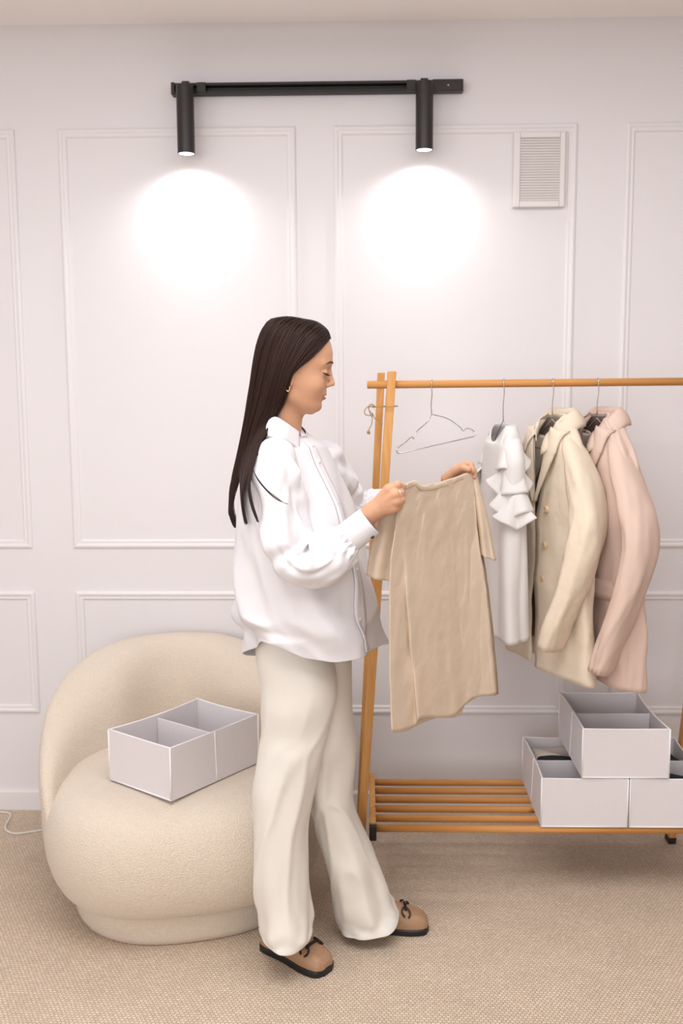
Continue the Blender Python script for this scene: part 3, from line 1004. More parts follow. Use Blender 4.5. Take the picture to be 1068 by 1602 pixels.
    # sleeves
    for sg, pts in sleeve_pts:
        pts = np.array(pts, float)
        cen = resample(pts[:, :3], 40)
        rad = resample(pts[:, 3:6], 40)
        seg = 36
        Gs = np.zeros((40, seg, 3))
        cw = np.array([L(sg * c[0], c[1], ztop + c[2]) for c in cen])
        T, _, _ = frames(cw)
        for i in range(40):
            # width axis lies close to e1/e2 mix, depth across
            wax = e2 * 0.86 + e1 * 0.5 * sg
            wax = wax - T[i] * np.dot(wax, T[i]); wax /= np.linalg.norm(wax)
            dax = np.cross(T[i], wax)
            th = np.linspace(0, 2 * np.pi, seg, endpoint=False)
            k = sstep(2, 20, i)
            wv = 1 + 0.06 * k * np.sin(3 * th + i * 0.18 + seedv) + 0.10 * k * vnoise(th * 2 + i * 0.06, np.full(seg, i * 0.22), seedv + 3) + 0.05 * k * vnoise(th * 4, np.full(seg, i * 0.4), seedv + 8)
            wv = wv + 0.14 * k * ridge(1.2 * np.cos(th) + i * 0.05, 1.2 * np.sin(th) - i * 0.13, seedv + 6)
            Gs[i] = cw[i] + (rad[i, 0] * spow(np.cos(th), 0.85) * wv)[:, None] * wax + (rad[i, 1] * spow(np.sin(th), 0.85) * wv)[:, None] * dax
        grid_obj('sleeve', Gs, m_out, root, closed=True, solid=0.004)
    for (s, q, r) in buttons:
        p = surf(s, q, 0.004); p2 = surf(s, q, 0.014)
        b_ = tube('button', [p, p + (p2 - p) * 0.8, p2], [r, r, r * 0.8], m_btn, root, seg=16)
        q2 = surf(s, q, 0.0085)
        ring = [surf(s, q, 0.0145) + 0.62 * r * (math.cos(t) * e1 + math.sin(t) * E3) for t in np.linspace(0, 2 * math.pi, 16)]
        tube('rim', ring, 0.0011, m_btn, b_, seg=6)
    if pocket:
        s0, s1, q0, q1 = pocket
        Gp = np.array([[surf(s, q, 0.006 + 0.002 * (k == 2)) for s in np.linspace(s0, s1, 10)] for k, q in enumerate(np.linspace(q0, q1, 4))])
        grid_obj('pocket_flap', Gp, m_out, root, solid=0.004)
    # inside: lining, label
    ln = np.zeros((30, 40, 3))
    for i, q in enumerate(np.linspace(0.012, length * 0.93, 30)):
        a, b = float(aw(q)) - 0.022, float(bd(q)) * 0.58 - 0.010
        th = np.linspace(math.radians(70), math.radians(290), 40)
        ln[i] = L(a * spow(np.sin(th), .75), b * spow(np.cos(th), .75) - 0.012, np.full(40, ztop - q))
    if dark:
        grid_obj('lining', ln, dark, root, solid=0.001)
    lab = np.array([[L(s, -bd(0.06) * 0.58 + 0.0, ztop - q) for s in (-0.022, 0.022)] for q in (0.035, 0.075)])
    grid_obj('neck_label', lab.reshape(2, 2, 3), label_m, root, solid=0.001)
    return root

label_m = mat('woven_label', srgb(236, 230, 222), 0.8)
bz1 = mat('beige_linen', srgb(226, 210, 190), 0.9, noise=(25, 0.03), bump=(14, 0.35, 0.02), weave=(260, 0.12), spec=0.15)
bz2 = mat('blush_wool', srgb(216, 190, 177), 0.85, noise=(25, 0.03), bump=(11, 0.25, 0.02), weave=(300, 0.1), spec=0.15)
btn1 = mat('beige_button', srgb(214, 184, 150), 0.35)
lin1 = mat('dark_lining', srgb(120, 104, 90), 0.7)
lin2 = mat('brown_lining', srgb(96, 78, 70), 0.7)
# sleeve points: across, forward, below top, half width, half thickness
slv = [(0.068, -0.012, -0.058, 0.024, 0.010, 0), (0.100, -0.012, -0.098, 0.042, 0.022, 0), (0.136, -0.012, -0.150, 0.055, 0.030, 0), (0.183, -0.008, -0.235, 0.064, 0.036, 0), (0.213, 0.004, -0.33, 0.066, 0.038, 0), (0.212, 0.034, -0.44, 0.062, 0.036, 0),
       (0.193, 0.075, -0.56, 0.056, 0.030, 0), (0.175, 0.100, -0.655, 0.049, 0.025, 0)]
slv_far = [(p[0] * 1.18, p[1] * 0.9, p[2] * 1.02, p[3], p[4], 0) for p in slv]
slv_far2 = [(p[0] * 0.96, p[1] * 0.15, p[2], p[3] * 0.7, p[4] * 0.8, 0) for p in slv]
make_blazer('blazer', ('beige linen blazer between the ruffled blouse and the blush blazer', 'beige linen blazer'), 867, bz1, btn1, 70, -0.090, 0.765,
            [(1, slv), (-1, slv_far)], 0.2, buttons=((0.060, 0.275, 0.0115), (0.055, 0.38, 0.0115), (0.050, 0.48, 0.0115), (-0.085, 0.42, 0.0115), (-0.085, 0.51, 0.0115)), seedv=1, dark=lin1, splay=0.010)
make_blazer('blazer', ('blush pink blazer hanging last on the rail, near the photo edge', 'blush pink blazer'), 937, bz2, btn1, 70, -0.088, 0.785,
            [(1, [(p[0] + 0.020 * min(1, max(0, (-p[2] - 0.15) / 0.2)), p[1] * 0.92, p[2] * 1.10, p[3], p[4], 0) for p in slv]), (-1, slv_far2)], 0.2, buttons=((0.02, 0.30, 0.0105),), seedv=4, pocket=(0.07, 0.17, 0.475, 0.53), dark=lin2, splay=0.012)

# ------------------------------------------------------------------ ruffled blouse
blouse_m = mat('white_cotton', srgb(240, 236, 234), 0.85, bump=(18, 0.25, 0.012), spec=0.15, transl=0.15)
def make_blouse():
    px, ztop, length, ang = 790, -0.120, 0.60, 84
    hroot, nb, e1, e2 = hanger('wire hanger inside the ruffled white blouse', px, drop=0.108, ang=ang)
    wire_frame(hroot, nb, e1, 0.10, 0.062)
    O = np.array([nb[0], nb[1], rail_at(px)[2]])
    root = thing('blouse', (O[0], O[1], O[2] + ztop - length), 'white blouse with tiered ruffled sleeves on a wire hanger', 'blouse')
    def L(s, f, z):
        s, f, z = np.broadcast_arrays(np.asarray(s, float), np.asarray(f, float), np.asarray(z, float))
        return O + s[..., None] * e1 + f[..., None] * e2 + z[..., None] * np.array([0, 0, 1.0])
    zs = np.linspace(0, length, 56)
    nu = 84
    P = np.zeros((56, nu, 3))
    for i, q in enumerate(zs):
        a = ip(q, [0, .02, .06, .10, .2, length], [.075, .10, .145, .165, .165, .185])
        b = ip(q, [0, .02, .06, .15, length], [.030, .034, .040, .046, .060])
        th = np.linspace(0, 2 * np.pi, nu, endpoint=False)
        k = sstep(0.08, 0.5, q)
        w = 0.010 * k * np.sin(th * 6 + 0.5 * math.sin(6 * q)) + 0.006 * k * vnoise(th * 3, np.full(nu, q * 6), 5)
        s = a * spow(np.sin(th), .8) + w * np.sin(th); f = b * spow(np.cos(th), .8) + w * np.cos(th)
        z = ztop - q - 0.05 * sstep(0, .06, .06 - q) * (np.cos(th) > 0) * (1 - np.abs(np.sin(th)) ** 2)
        z = z + 0.05 * sstep(length - 0.15, length, q) * (-s / a) * 0.35
        P[i] = L(s, f, z)
    grid_obj('body', P, blouse_m, root, closed=True, solid=0.002)
    # three ruffle tiers on each shoulder
    for sg in (1, -1):
        for tier, (q0, depth, r0, ph) in enumerate(((0.018, 0.115, 0.045, 0.0), (0.075, 0.120, 0.052, 1.7), (0.135, 0.115, 0.050, 3.1), (0.19, 0.085, 0.044, 4.4))):
            n, m = 90, 14
            Gr = np.zeros((n, m, 3))
            for i in range(n):
                t = -1 + 2 * i / (n - 1)
                an = t * math.radians(125)
                for j in range(m):
                    u = j / (m - 1)
                    wave = math.sin(t * 6.0 + ph) * 0.75 + math.sin(t * 11 + ph * 2 + tier) * 0.25
                    r = r0 * (0.45 + 0.62 * u) + 0.019 * wave * u ** 1.2
                    s = 0.100 + 0.018 * tier + r * 1.0 * math.cos(an) * 0.85
                    f = 0.002 + (r * 1.08) * math.sin(an)
                    z = ztop - q0 - depth * u * (0.85 + 0.15 * math.cos(an)) - 0.03 * (1 - math.cos(an)) * (1 - u) + 0.016 * wave * u ** 1.5
                    Gr[i, j] = L(sg * s, f, z)
            grid_obj('ruffle', Gr, blouse_m, root, solid=0.0015)
    return root
make_blouse()
# ------------------------------------------------------------------ T-shirt held up by the woman
tee_m = mat('beige_jersey', srgb(217, 197, 175), 0.9, noise=(30, 0.03), bump=(22, 0.30, 0.012), spec=0.1)
tee = thing('t_shirt', W(690, 1145, 2.46), 'beige short-sleeved T-shirt held up by the woman', 'T-shirt')
def tee_panel(back=0.0):
    nv, nu = 80, 70
    P = np.zeros((nv, nu, 3))
    vL = resample([(628, 764, 0), (622, 800, 0), (614, 860, 0), (611, 905, 0), (611, 980, 0), (612, 1060, 0), (615, 1146, 0)], nv)
    vR = resample([(739, 738, 0), (743, 790, 0), (748, 850, 0), (756, 900, 0), (763, 960, 0), (769, 1020, 0), (775, 1082, 0)], nv)
    for i in range(nv):
        v = i / (nv - 1)
        u = np.linspace(0, 1, nu)
        px = vL[i, 0] + (vR[i, 0] - vL[i, 0]) * u
        py = vL[i, 1] + (vR[i, 1] - vL[i, 1]) * u
        # neckline sags between the hands, hem steps at a fold
        py = py + (1 - sstep(0, 0.35, v)) * (6 * np.sin(np.pi * np.clip((u - .10) / .8, 0, 1)) - 9 * np.exp(-((u - 0.16) / 0.10) ** 2)) * (1 if not back else 0.6)
        py = py + sstep(0.5, 1, v) * (14 * sstep(0.12, 0.62, u) * (1 - sstep(0.62, 0.68, u)) * 0.55 + 4 * np.sin(u * 14))
        Y = 2.335 + 0.285 * u
        k = sstep(0.05, 0.6, v)
        # folds: soft verticals plus two fans running down from the hands
        fold = 0.030 * k * np.exp(-((u - (0.13 + 0.18 * v)) / 0.055) ** 2)
        fold -= 0.034 * k * (sstep(0.60, 0.70, u)) * (1 - 0.35 * sstep(0.7, 1.0, u))
        fold += 0.010 * k * np.sin(u * 16 + 1.2 * v + 1.0) + 0.006 * k * vnoise(u * 11 + 2 * v, np.full(nu, v * 5), 3)
        fold += 0.0042 * vnoise(u * 18 + 5 * v, np.full(nu, v * 11), 8) * sstep(0.0, 0.2, v)
        fold += 0.008 * (1 - sstep(0.1, 0.4, v)) * np.sin(u * 26 - v * 12)
        fold += 0.012 * np.sin(np.pi * u) * sstep(0, .2, v)
        fold += 0.007 * sstep(0.0, 0.15, v) * ridge(u * 7 + 1.5 * v, np.full(nu, v * 2.6), 14) + 0.006 * (1 - sstep(0.15, 0.55, v)) * ridge((u - 1) * 7 + v * 9, np.full(nu, v * 3.0), 17)
        if back:
            fold = -0.6 * fold - 0.035 * np.sin(np.pi * np.clip(u, 0.0, 1)) ** 0.5 * sstep(0.0, 0.15, v) + 0.0
        for j in range(nu):
            P[i, j] = W(px[j], py[j], Y[j] - fold[j] * 0.8)
            P[i, j, 0] -= fold[j] * 0.35
    return P
Pf, Pb = tee_panel(0), tee_panel(1)
ring = np.concatenate([Pf, Pb[:, ::-1]], 1)
grid_obj('front_and_back', ring, tee_m, tee, closed=True, solid=0.0015)
# neck rib
rib = np.array([Pf[0, j] for j in range(6, 66)])
multi_mesh('neck_rib', [(np.array([rib + [0, -0.001, 0.001], rib + [0, -0.0030, -0.003], rib + [0, -0.0035, -0.012], rib + [0, -0.0010, -0.0135]]), False, False)], tee_m, tee).modifiers.new('t', 'SOLIDIFY').thickness = 0.001
# near sleeve: bunched tube hanging from the hand
def tee_sleeve(rows, nm='sleeve'):
    """rows: (pxl, pyl, pxr, pyr, Y, depth)"""
    R_ = resample(np.array([r[:3] for r in rows], float), 30); R2_ = resample(np.array([r[3:6] for r in rows], float), 30)
    seg = 40
    Gs = np.zeros((30, seg, 3))
    for i in range(30):
        l, r = W(R_[i, 0], R_[i, 1], R2_[i, 1]), W(R_[i, 2], R2_[i, 0], R2_[i, 1])
        c, h = (l + r) / 2, (r - l) / 2
        th = np.linspace(0, 2 * np.pi, seg, endpoint=False)
        k = sstep(3, 20, i)
        wv = 1 + 0.10 * k * np.sin(4 * th + 0.1 * i) * (np.sin(th) < 0.9)
        Gs[i] = c + (np.cos(th))[:, None] * h + (R2_[i, 2] * np.sin(th) * wv + 0.10 * R2_[i, 2] * k * np.sin(5 * th))[:, None] * np.array([0.25, 1.0, 0])
    return grid_obj(nm, Gs, tee_m, tee, closed=True, solid=0.002)
tee_sleeve([(604, 778, 628, 770, 2.358, 0.008), (594, 805, 624, 810, 2.375, 0.014), (585, 840, 620, 850, 2.385, 0.020), (578, 870, 617, 882, 2.385, 0.026), (574, 898, 615, 908, 2.385, 0.028)])
tee_sleeve([(736, 742, 744, 742, 2.630, 0.010), (741, 775, 754, 775, 2.640, 0.020), (745, 815, 764, 818, 2.645, 0.028), (748, 845, 770, 852, 2.650, 0.030), (750, 862, 775, 876, 2.650, 0.032)])

# ------------------------------------------------------------------ the woman
skin_m = mat('skin', srgb(208, 158, 126), 0.5, noise=(60, 0.03), bump=(350, 0.04, 0.001), subsurf=0.12, spec=0.35)
lip_m = mat('lips', srgb(188, 112, 98), 0.4, subsurf=0.1)
hair_m = mat('dark_brown_hair', srgb(20, 13, 11), 0.55, spec=0.15)
hair_tip_m = mat('brown_hair_strands', srgb(46, 28, 22), 0.5, spec=0.2)
lash_m = mat('lashes', srgb(30, 20, 18), 0.6)
brow_m = mat('eyebrow', srgb(92, 60, 46), 0.7)
shirt_m = mat('white_linen_shirt', srgb(231, 228, 231), 0.85, bump=(28, 0.10, 0.010), weave=(220, 0.05), spec=0.15)
pant_m = mat('cream_trousers', srgb(234, 229, 221), 0.9, bump=(25, 0.08, 0.010), weave=(260, 0.05), spec=0.12)
gold_m = mat('gold', srgb(214, 170, 120), 0.2, 1.0)
silver_m = mat('silver_ring', srgb(225, 222, 215), 0.2, 1.0)
dbtn_m = mat('brown_button', srgb(84, 56, 40), 0.3)
pbtn_m = mat('pearl_button', srgb(236, 230, 222), 0.3)

PY = 2.50
woman = thing('person', (W(500, 1400, PY)[0], PY, 0.0), 'woman with long dark hair in a white shirt and cream trousers holding up a T-shirt', 'person')

# --- head (SDF). local frame: x forward (image right), y away from the camera, z up
HS = 1 / 622.0
HO = W(465, 580, PY)
def hx(px): return (px - 465) * HS
def hz(py): return (580 - py) * HS
py_s = [503, 506, 511, 520, 535, 553, 567, 580, 590, 597, 605, 617, 628, 636, 641, 645]
fr_s = [458, 472, 486, 503, 516.5, 520.5, 519, 513, 511.5, 511, 509.5, 506.5, 501.5, 500.5, 497, 488]
bk_s = [440, 428, 420, 412, 408, 407, 408, 410, 414, 418, 424, 434, 446, 455, 461, 466]
wd_s = [.008, .024, .038, .052, .0675, .0725, .0745, .0735, .0735, .0725, .0700, .0635, .0545, .0445, .034, .018]
zz_s = np.array([hz(p) for p in py_s])[::-1]
fx_s = np.array([hx(p) for p in fr_s])[::-1]
bx_s = np.array([hx(p) for p in bk_s])[::-1]
wx_s = np.array(wd_s)[::-1]
def pchip(x, xs, ys):
    """smooth-ish interpolation: blend of linear samples"""
    h = 0.006
    return (np.interp(x - h, xs, ys) + 2 * np.interp(x, xs, ys) + np.interp(x + h, xs, ys)) / 4
def head_sdf(X, Y, Z):
    zz = np.unique(Z)
    f = pchip(Z, zz_s, fx_s); b = pchip(Z, zz_s, bx_s); w = pchip(Z, zz_s, wx_s)
    c = b + (f - b) * 0.46
    af, ab = f - c, c - b
    a = np.where(X > c, af, ab)
    n = np.where(X > c, 2.35, 2.1)
    q = (np.abs((X - c) / a) ** n + np.abs(Y / w) ** n) ** (1 / n)
    d = (q - 1) * np.minimum(a, w) * 0.9
    top, bot = hz(502), hz(645.5)
    d = np.maximum(d, np.maximum(Z - top, bot - Z) * 0.8)
    # cheek and jaw
    for sy in (-1, 1):
        d = smin(d, sd_ell(X, Y, Z, (hx(488), sy * 0.040, hz(602)), (.026, .020, .022)), 0.014)
        d = smin(d, sd_capsule(X, Y, Z, (hx(458), sy * 0.052, hz(618)), (hx(488), sy * 0.020, hz(637)), .014, .012), 0.016)
        # eye socket, eyeball, brow ridge
        d = smax(d, -sd_ell(X, Y, Z, (hx(520), sy * 0.031, hz(581)), (.0105, .020, .0120)), 0.010)
        d = smin(d, sd_ell(X, Y, Z, (hx(505.6), sy * 0.0315, hz(583.5)), (.0115, .0145, .0105)), 0.003)
        d = smin(d, sd_capsule(X, Y, Z, (hx(514.0), sy * 0.012, hz(569)), (hx(505), sy * 0.044, hz(570)), .0050, .0045), 0.014)
    # nose
    d = smin(d, sd_capsule(X, Y, Z, (hx(513.2), 0, hz(574)), (hx(518.2), 0, hz(597.0)), .0055, .0062), 0.008)
    d = smin(d, sd_ell(X, Y, Z, (hx(517.6), 0, hz(600.4)), (.0090, .0082, .0068)), 0.004)
    for sy in (-1, 1):
        d = smin(d, sd_ell(X, Y, Z, (hx(511.5), sy * 0.0105, hz(602.6)), (.0095, .0058, .0058)), 0.004)
        d = smax(d, -sd_ell(X, Y, Z, (hx(514.5), sy * 0.0062, hz(606.6)), (.005, .0026, .0026)), 0.002)
    # mouth
    d = smin(d, sd_ell(X, Y, Z, (hx(503.5), 0, hz(612)), (.0095, .013, .0085)), 0.008)
    d = smin(d, sd_ell(X, Y, Z, (hx(503.0), 0, hz(616.2)), (.0105, .0205, .0042)), 0.004)
    d = smin(d, sd_ell(X, Y, Z, (hx(501.8), 0, hz(623.2)), (.0098, .0175, .0046)), 0.004)
    d = smax(d, -sd_ell(X, Y, Z, (hx(510), 0, hz(619.6)), (.0090, .024, .0010)), 0.002)
    # chin
    d = smin(d, sd_ell(X, Y, Z, (hx(494.5), 0, hz(636.0)), (.0115, .0145, .0105)), 0.010)
    # neck
    d = smin(d, sd_capsule(X, Y, Z, (hx(446), 0, hz(612)), (hx(433), 0, hz(700)), .049, .054), 0.016)
    # ear
    for sy in (-1, 1):
        e = sd_ell(X, Y, Z, (hx(454.5), sy * 0.0775, hz(587)), (.0155, .0058, .0265))
        e = smin(e, sd_ell(X, Y, Z, (hx(456), sy * 0.0755, hz(600)), (.0085, .0052, .0100)), 0.004)
        e = smax(e, -sd_ell(X, Y, Z, (hx(456.5), sy * 0.0850, hz(586)), (.0085, .0055, .016)), 0.003)
        d = smin(d, e, 0.004)
    return d
HV, HF = surface_nets(head_sdf, (-0.115, -0.095, hz(695)), (0.115, 0.095, hz(498)), 0.0026)
HV = HV + HO

# --- hands (SDF, in world metres)
def chain_sdf(chains, palm_k=0.010):
    def fn(X, Y, Z):
        d = None
        for grp, k in chains:
            g = None
            for (a, b, ra, rb) in grp:
                c = sd_capsule(X, Y, Z, a, b, ra, rb)
                g = c if g is None else smin(g, c, 0.004)
            d = g if d is None else smin(d, g, k)
        return d
    return fn
def Wp(p): return W(*p)
def finger(pts, radii):
    P_ = [Wp(p) for p in pts]
    return [(P_[i], P_[i + 1], radii[i], radii[i + 1]) for i in range(len(P_) - 1)]
# near hand: back of the hand to the camera, fingers curling round the cloth
wr = (576, 808, 2.338)
palm = []
kn = [(608, 766, 2.318), (617, 774, 2.309), (619, 784.5, 2.309), (616, 794, 2.314)]
for k_, rr in zip(kn, (.0135, .0135, .0130, .0125)):
    palm += [(Wp((583, 800, 2.336)), Wp(k_), .0185, rr)]
near_hand = chain_sdf([
    ([(Wp((560, 822, 2.342)), Wp((584, 800, 2.336)), .0265, .0225)], 0.010),
    (palm, 0.012),
    (finger([(608, 766, 2.318), (621, 759, 2.316), (628, 761, 2.332), (629, 765, 2.347)], (.0110, .0098, .0085, .0072)), 0.006),
    (finger([(617, 774, 2.309), (626, 771, 2.318), (628, 773, 2.336), (623, 775, 2.347)], (.0112, .0100, .0086, .0074)), 0.006),
    (finger([(619, 784.5, 2.309), (627, 782, 2.317), (628, 783, 2.334), (622, 785, 2.345)], (.0108, .0096, .0084, .0072)), 0.006),
    (finger([(616, 794, 2.314), (624, 792, 2.322), (625, 792, 2.336), (619, 793, 2.345)], (.0102, .0088, .0078, .0068)), 0.006),
    (finger([(588, 790, 2.352), (602, 776, 2.366), (616, 766, 2.362), (626, 763, 2.356)], (.0150, .0120, .0098, .0080)), 0.008)])
a0, a1 = Wp((548, 835, 2.36)), Wp((636, 748, 2.36))
NV, NF = surface_nets(near_hand, (a0[0] - .01, 2.27, a0[2] - .02), (a1[0] + .01, 2.40, a1[2] + .02), 0.0018)
# far hand: behind the cloth, fingers over its top corner
far_hand = chain_sdf([
    ([(Wp((655, 798, 2.70)), Wp((690, 768, 2.675)), .0245, .0205)], 0.010),
    ([(Wp((692, 766, 2.675)), Wp((713, 735, 2.655)), .0185, .0125), (Wp((692, 766, 2.675)), Wp((717, 742, 2.662)), .0185, .0130),
      (Wp((692, 766, 2.675)), Wp((717, 751, 2.668)), .0185, .0125), (Wp((692, 766, 2.675)), Wp((713, 759, 2.672)), .0185, .0120)], 0.012),
    (finger([(713, 735, 2.655), (727, 727, 2.645), (736, 728, 2.628), (739, 737, 2.612)], (.0108, .0098, .0086, .0072)), 0.005),
    (finger([(717, 742, 2.662), (731, 735, 2.652), (740, 737, 2.636), (741, 746, 2.622)], (.0110, .0100, .0088, .0074)), 0.005),
    (finger([(717, 751, 2.668), (730, 746, 2.660), (738, 748, 2.645), (739, 756, 2.635)], (.0108, .0096, .0084, .0072)), 0.005),
    (finger([(713, 759, 2.672), (724, 756, 2.666), (731, 758, 2.654), (732, 764, 2.645)], (.0100, .0088, .0078, .0066)), 0.005),
    (finger([(698, 748, 2.656), (712, 736, 2.634), (724, 731, 2.612), (733, 734, 2.600)], (.0150, .0115, .0095, .0078)), 0.008)])
b0, b1 = Wp((640, 812, 2.70)), Wp((748, 715, 2.62))
FV, FF = surface_nets(far_hand, (b0[0] - .01, 2.58, b0[2] - .03), (b1[0] + .01, 2.73, b1[2] + .02), 0.002)

# --- torso, arms and legs under the clothes
J = {k: Wp(v) for k, v in dict(neck=(434, 690, 2.50), chest=(450, 765, 2.525), waist=(470, 900, 2.51), hip=(474, 1010, 2.50),
     sR=(428, 728, 2.375), eR=(478, 880, 2.325), wR=(562, 822, 2.342), sL=(505, 722, 2.630), eL=(556, 822, 2.735), wL=(655, 800, 2.70),
     hR=(455, 1050, 2.45), kR=(448, 1240, 2.43), aR=(452, 1450, 2.43), hL=(500, 1050, 2.55), kL=(520, 1235, 2.56), aL=(568, 1425, 2.575)).items()}
def torso_sdf(X, Y, Z):
    d = sd_capsule(X, Y, Z, J['neck'], J['chest'], .048, .072)
    for a, b, ra, rb, k in (('chest', 'waist', .068, .085, .03), ('waist', 'hip', .088, .095, .04), ('chest', 'sR', .06, .036, .02), ('chest', 'sL', .06, .036, .02),
                            ('sR', 'eR', .034, .026, .01), ('eR', 'wR', .026, .022, .01), ('sL', 'eL', .036, .033, .01), ('eL', 'wL', .036, .025, .01),
                            ('hip', 'hR', .08, .065, .03), ('hip', 'hL', .08, .065, .03), ('hR', 'kR', .064, .043, .02), ('hL', 'kL', .064, .043, .02),
                            ('kR', 'aR', .045, .032, .01), ('kL', 'aL', .045, .032, .01)):
        d = smin(d, sd_capsule(X, Y, Z, J[a], J[b], ra, rb), k)
    return d
TV, TF = surface_nets(torso_sdf, (-0.35, 2.24, 0.03), (0.28, 2.80, 1.38), 0.012)
V_, F_, off = [], [], 0
for v, f in ((HV, HF), (NV, NF), (FV, FF), (TV, TF)):
    V_.append(v); F_ += [tuple(q + off) for q in f]; off += len(v)
body = meshobj('body', np.vstack(V_), F_, skin_m, woman)
md = body.modifiers.new('relax', 'SMOOTH'); md.factor = 0.5; md.iterations = 2

# lips, brow, lashes, eye line, nails
def hp(px, y, py): return HO + np.array([hx(px), y, hz(py)])
def lipsurf(px, py, w, ry, rz, n=16):
    th = np.linspace(0, 2 * np.pi, n, endpoint=False)
    return None
def ell_grid(c, r, nv=10, nu=18):
    g = []
    for a in np.linspace(-math.pi / 2 + 0.02, math.pi / 2 - 0.02, nv):
        g.append([(c[0] + r[0] * math.cos(a) * math.cos(t), c[1] + r[1] * math.cos(a) * math.sin(t), c[2] + r[2] * math.sin(a)) for t in np.linspace(0, 2 * math.pi, nu, endpoint=False)])
    return np.array(g)
up_lip = [hp(502.6, -.0215, 619.4), hp(506.6, -.0150, 617.2), hp(508.4, -.007, 616.4), hp(508.7, 0, 616.9), hp(508.4, .007, 616.4), hp(506.6, .0150, 617.2), hp(502.6, .0215, 619.4)]
lo_lip = [hp(502.4, -.0212, 619.9), hp(504.8, -.0140, 621.6), hp(506.6, -.006, 622.3), hp(506.9, 0, 622.3), hp(506.6, .006, 622.3), hp(504.8, .0140, 621.6), hp(502.4, .0212, 619.9)]
multi_mesh('lips', [(tube_grid(up_lip, [.0008, .0021, .0027, .0025, .0027, .0021, .0008], 10, 40), True, True), (tube_grid(lo_lip, [.0008, .0025, .0034, .0036, .0034, .0025, .0008], 10, 40), True, True)], lip_m, woman)
for sy in (-1, 1):
    tube('eyebrow', [hp(519.6, sy * 0.010, 568.8), hp(518.6, sy * 0.020, 567.4), hp(515.2, sy * 0.034, 568.0), hp(507.8, sy * 0.050, 572.0)], [0.0018, 0.0027, 0.0026, 0.0009], brow_m, woman, seg=8, n=24)
    tube('eyelashes', [hp(514.0, sy * 0.0195, 586.2), hp(513.9, sy * 0.028, 587.0), hp(511.8, sy * 0.038, 586.4), hp(505.5, sy * 0.0465, 583.4)], [0.0010, 0.0022, 0.0026, 0.0010], lash_m, woman, seg=8, n=24)
    for k in range(9):
        t = k / 8
        a = hp(513.8 - 6.5 * t ** 1.6, sy * (0.024 + 0.021 * t), 586.9 - 2.2 * t * t)
        tube('lash', [a, a + np.array([0.0045, sy * 0.001, -0.0022]), a + np.array([0.0080, sy * 0.002, -0.0014])], [0.0005, 0.0004, 0.0001], lash_m, woman, seg=5)

# earring
er = hp(454.0, -0.082, 605)
tube('earring', [er + [0.0035 * math.sin(t) * 1.3, -0.002, 0.010 * math.cos(t)] for t in np.linspace(0.3, 2 * math.pi - 0.3, 24)], 0.0020, gold_m, woman, seg=8)
# rings on the near hand
for (p, q, r) in (((622.5, 772.5, 2.3135), (625.5, 771.4, 2.3170), .0108), ((623.5, 783.3, 2.3130), (626, 782.4, 2.3160), .0103)):
    a, b = Wp(p), Wp(q)
    ax = (b - a) / np.linalg.norm(b - a)
    n1 = np.cross(ax, [0, 0, 1.0]); n1 /= np.linalg.norm(n1); n2 = np.cross(ax, n1)
    tube('ring', [a + r * (math.cos(t) * n1 + math.sin(t) * n2) for t in np.linspace(0, 2 * math.pi, 28)], 0.0014, silver_m, woman, seg=8)

# --- hair: near and far sheets from the parting, plus strands
g_top = [(514, 524, 0.0), (500, 512, 0.0), (480, 503, 0.0), (462, 498, 0.0), (446, 497, 0.0)]
def hair_guides(side):
    s = side
    G5 = [
        # front edge (hairline) ... back edge; (px, py, y offset)
        [(518, 529, .016), (507, 541, .056), (487, 560, .074), (466, 576, .086), (456, 591, .086), (451, 611, .077), (442, 637, .062), (424, 664, .072), (407, 694, .130), (398, 725, .182), (392, 758, .212), (397, 790, .226), (405, 818, .238)],
        [(512, 515, .010), (496, 526, .062), (475, 550, .082), (458, 575, .092), (448, 598, .091), (441, 620, .081), (429, 648, .068), (413, 676, .078), (401, 704, .140), (394, 732, .182), (389, 762, .208), (394, 790, .218), (403, 816, .230)],
        [(496, 503, .006), (476, 515, .062), (456, 546, .085), (444, 576, .094), (436, 602, .090), (428, 630, .079), (415, 660, .066), (402, 690, .092), (392, 715, .132), (386, 740, .160), (381, 768, .178), (382, 795, .172), (388, 819, .184)],
        [(474, 498, .003), (452, 508, .060), (435, 540, .078), (424, 576, .082), (416, 606, .076), (408, 636, .064), (398, 666, .052), (389, 696, .042), (381, 722, .062), (376, 746, .090), (375, 772, .122), (377, 797, .140), (383, 821, .152)],
        [(456, 495, .003), (430, 503, .050), (413, 534, .060), (405, 566, .056), (400, 596, .047), (395, 628, .037), (388, 660, .026), (381, 692, .018), (374, 720, .014), (368, 748, .014), (363, 780, .022), (363, 803, .030), (372, 825, .036)],
        [(446, 495, .000), (420, 503, .004), (405, 530, .004), (397, 562, .004), (392, 594, .004), (386, 628, .004), (381, 660, .003), (375, 692, .002), (369, 722, .001), (363, 750, .0), (359, 782, .004), (358, 804, .012), (363, 824, .020)],
    ]
    G5 = [[(a, b, (c if s < 0 else min(c, 0.085)) * s) for a, b, c in g] for g in G5]
    return [np.array([W(px, py, PY + dy) for px, py, dy in g]) for g in G5]
def hair_sheet(side, nt=70, nv=60):
    Gd = [resample(g, nv) for g in hair_guides(side)]
    Gd = np.array(Gd)                                # (6, nv, 3)
    out = np.zeros((nt, nv, 3))
    for j in range(nv):
        out[:, j] = resample(Gd[:, j], nt)
    return out
NVH = 80
HSn, HSf = hair_sheet(-1, 70, NVH), hair_sheet(1, 70, NVH)
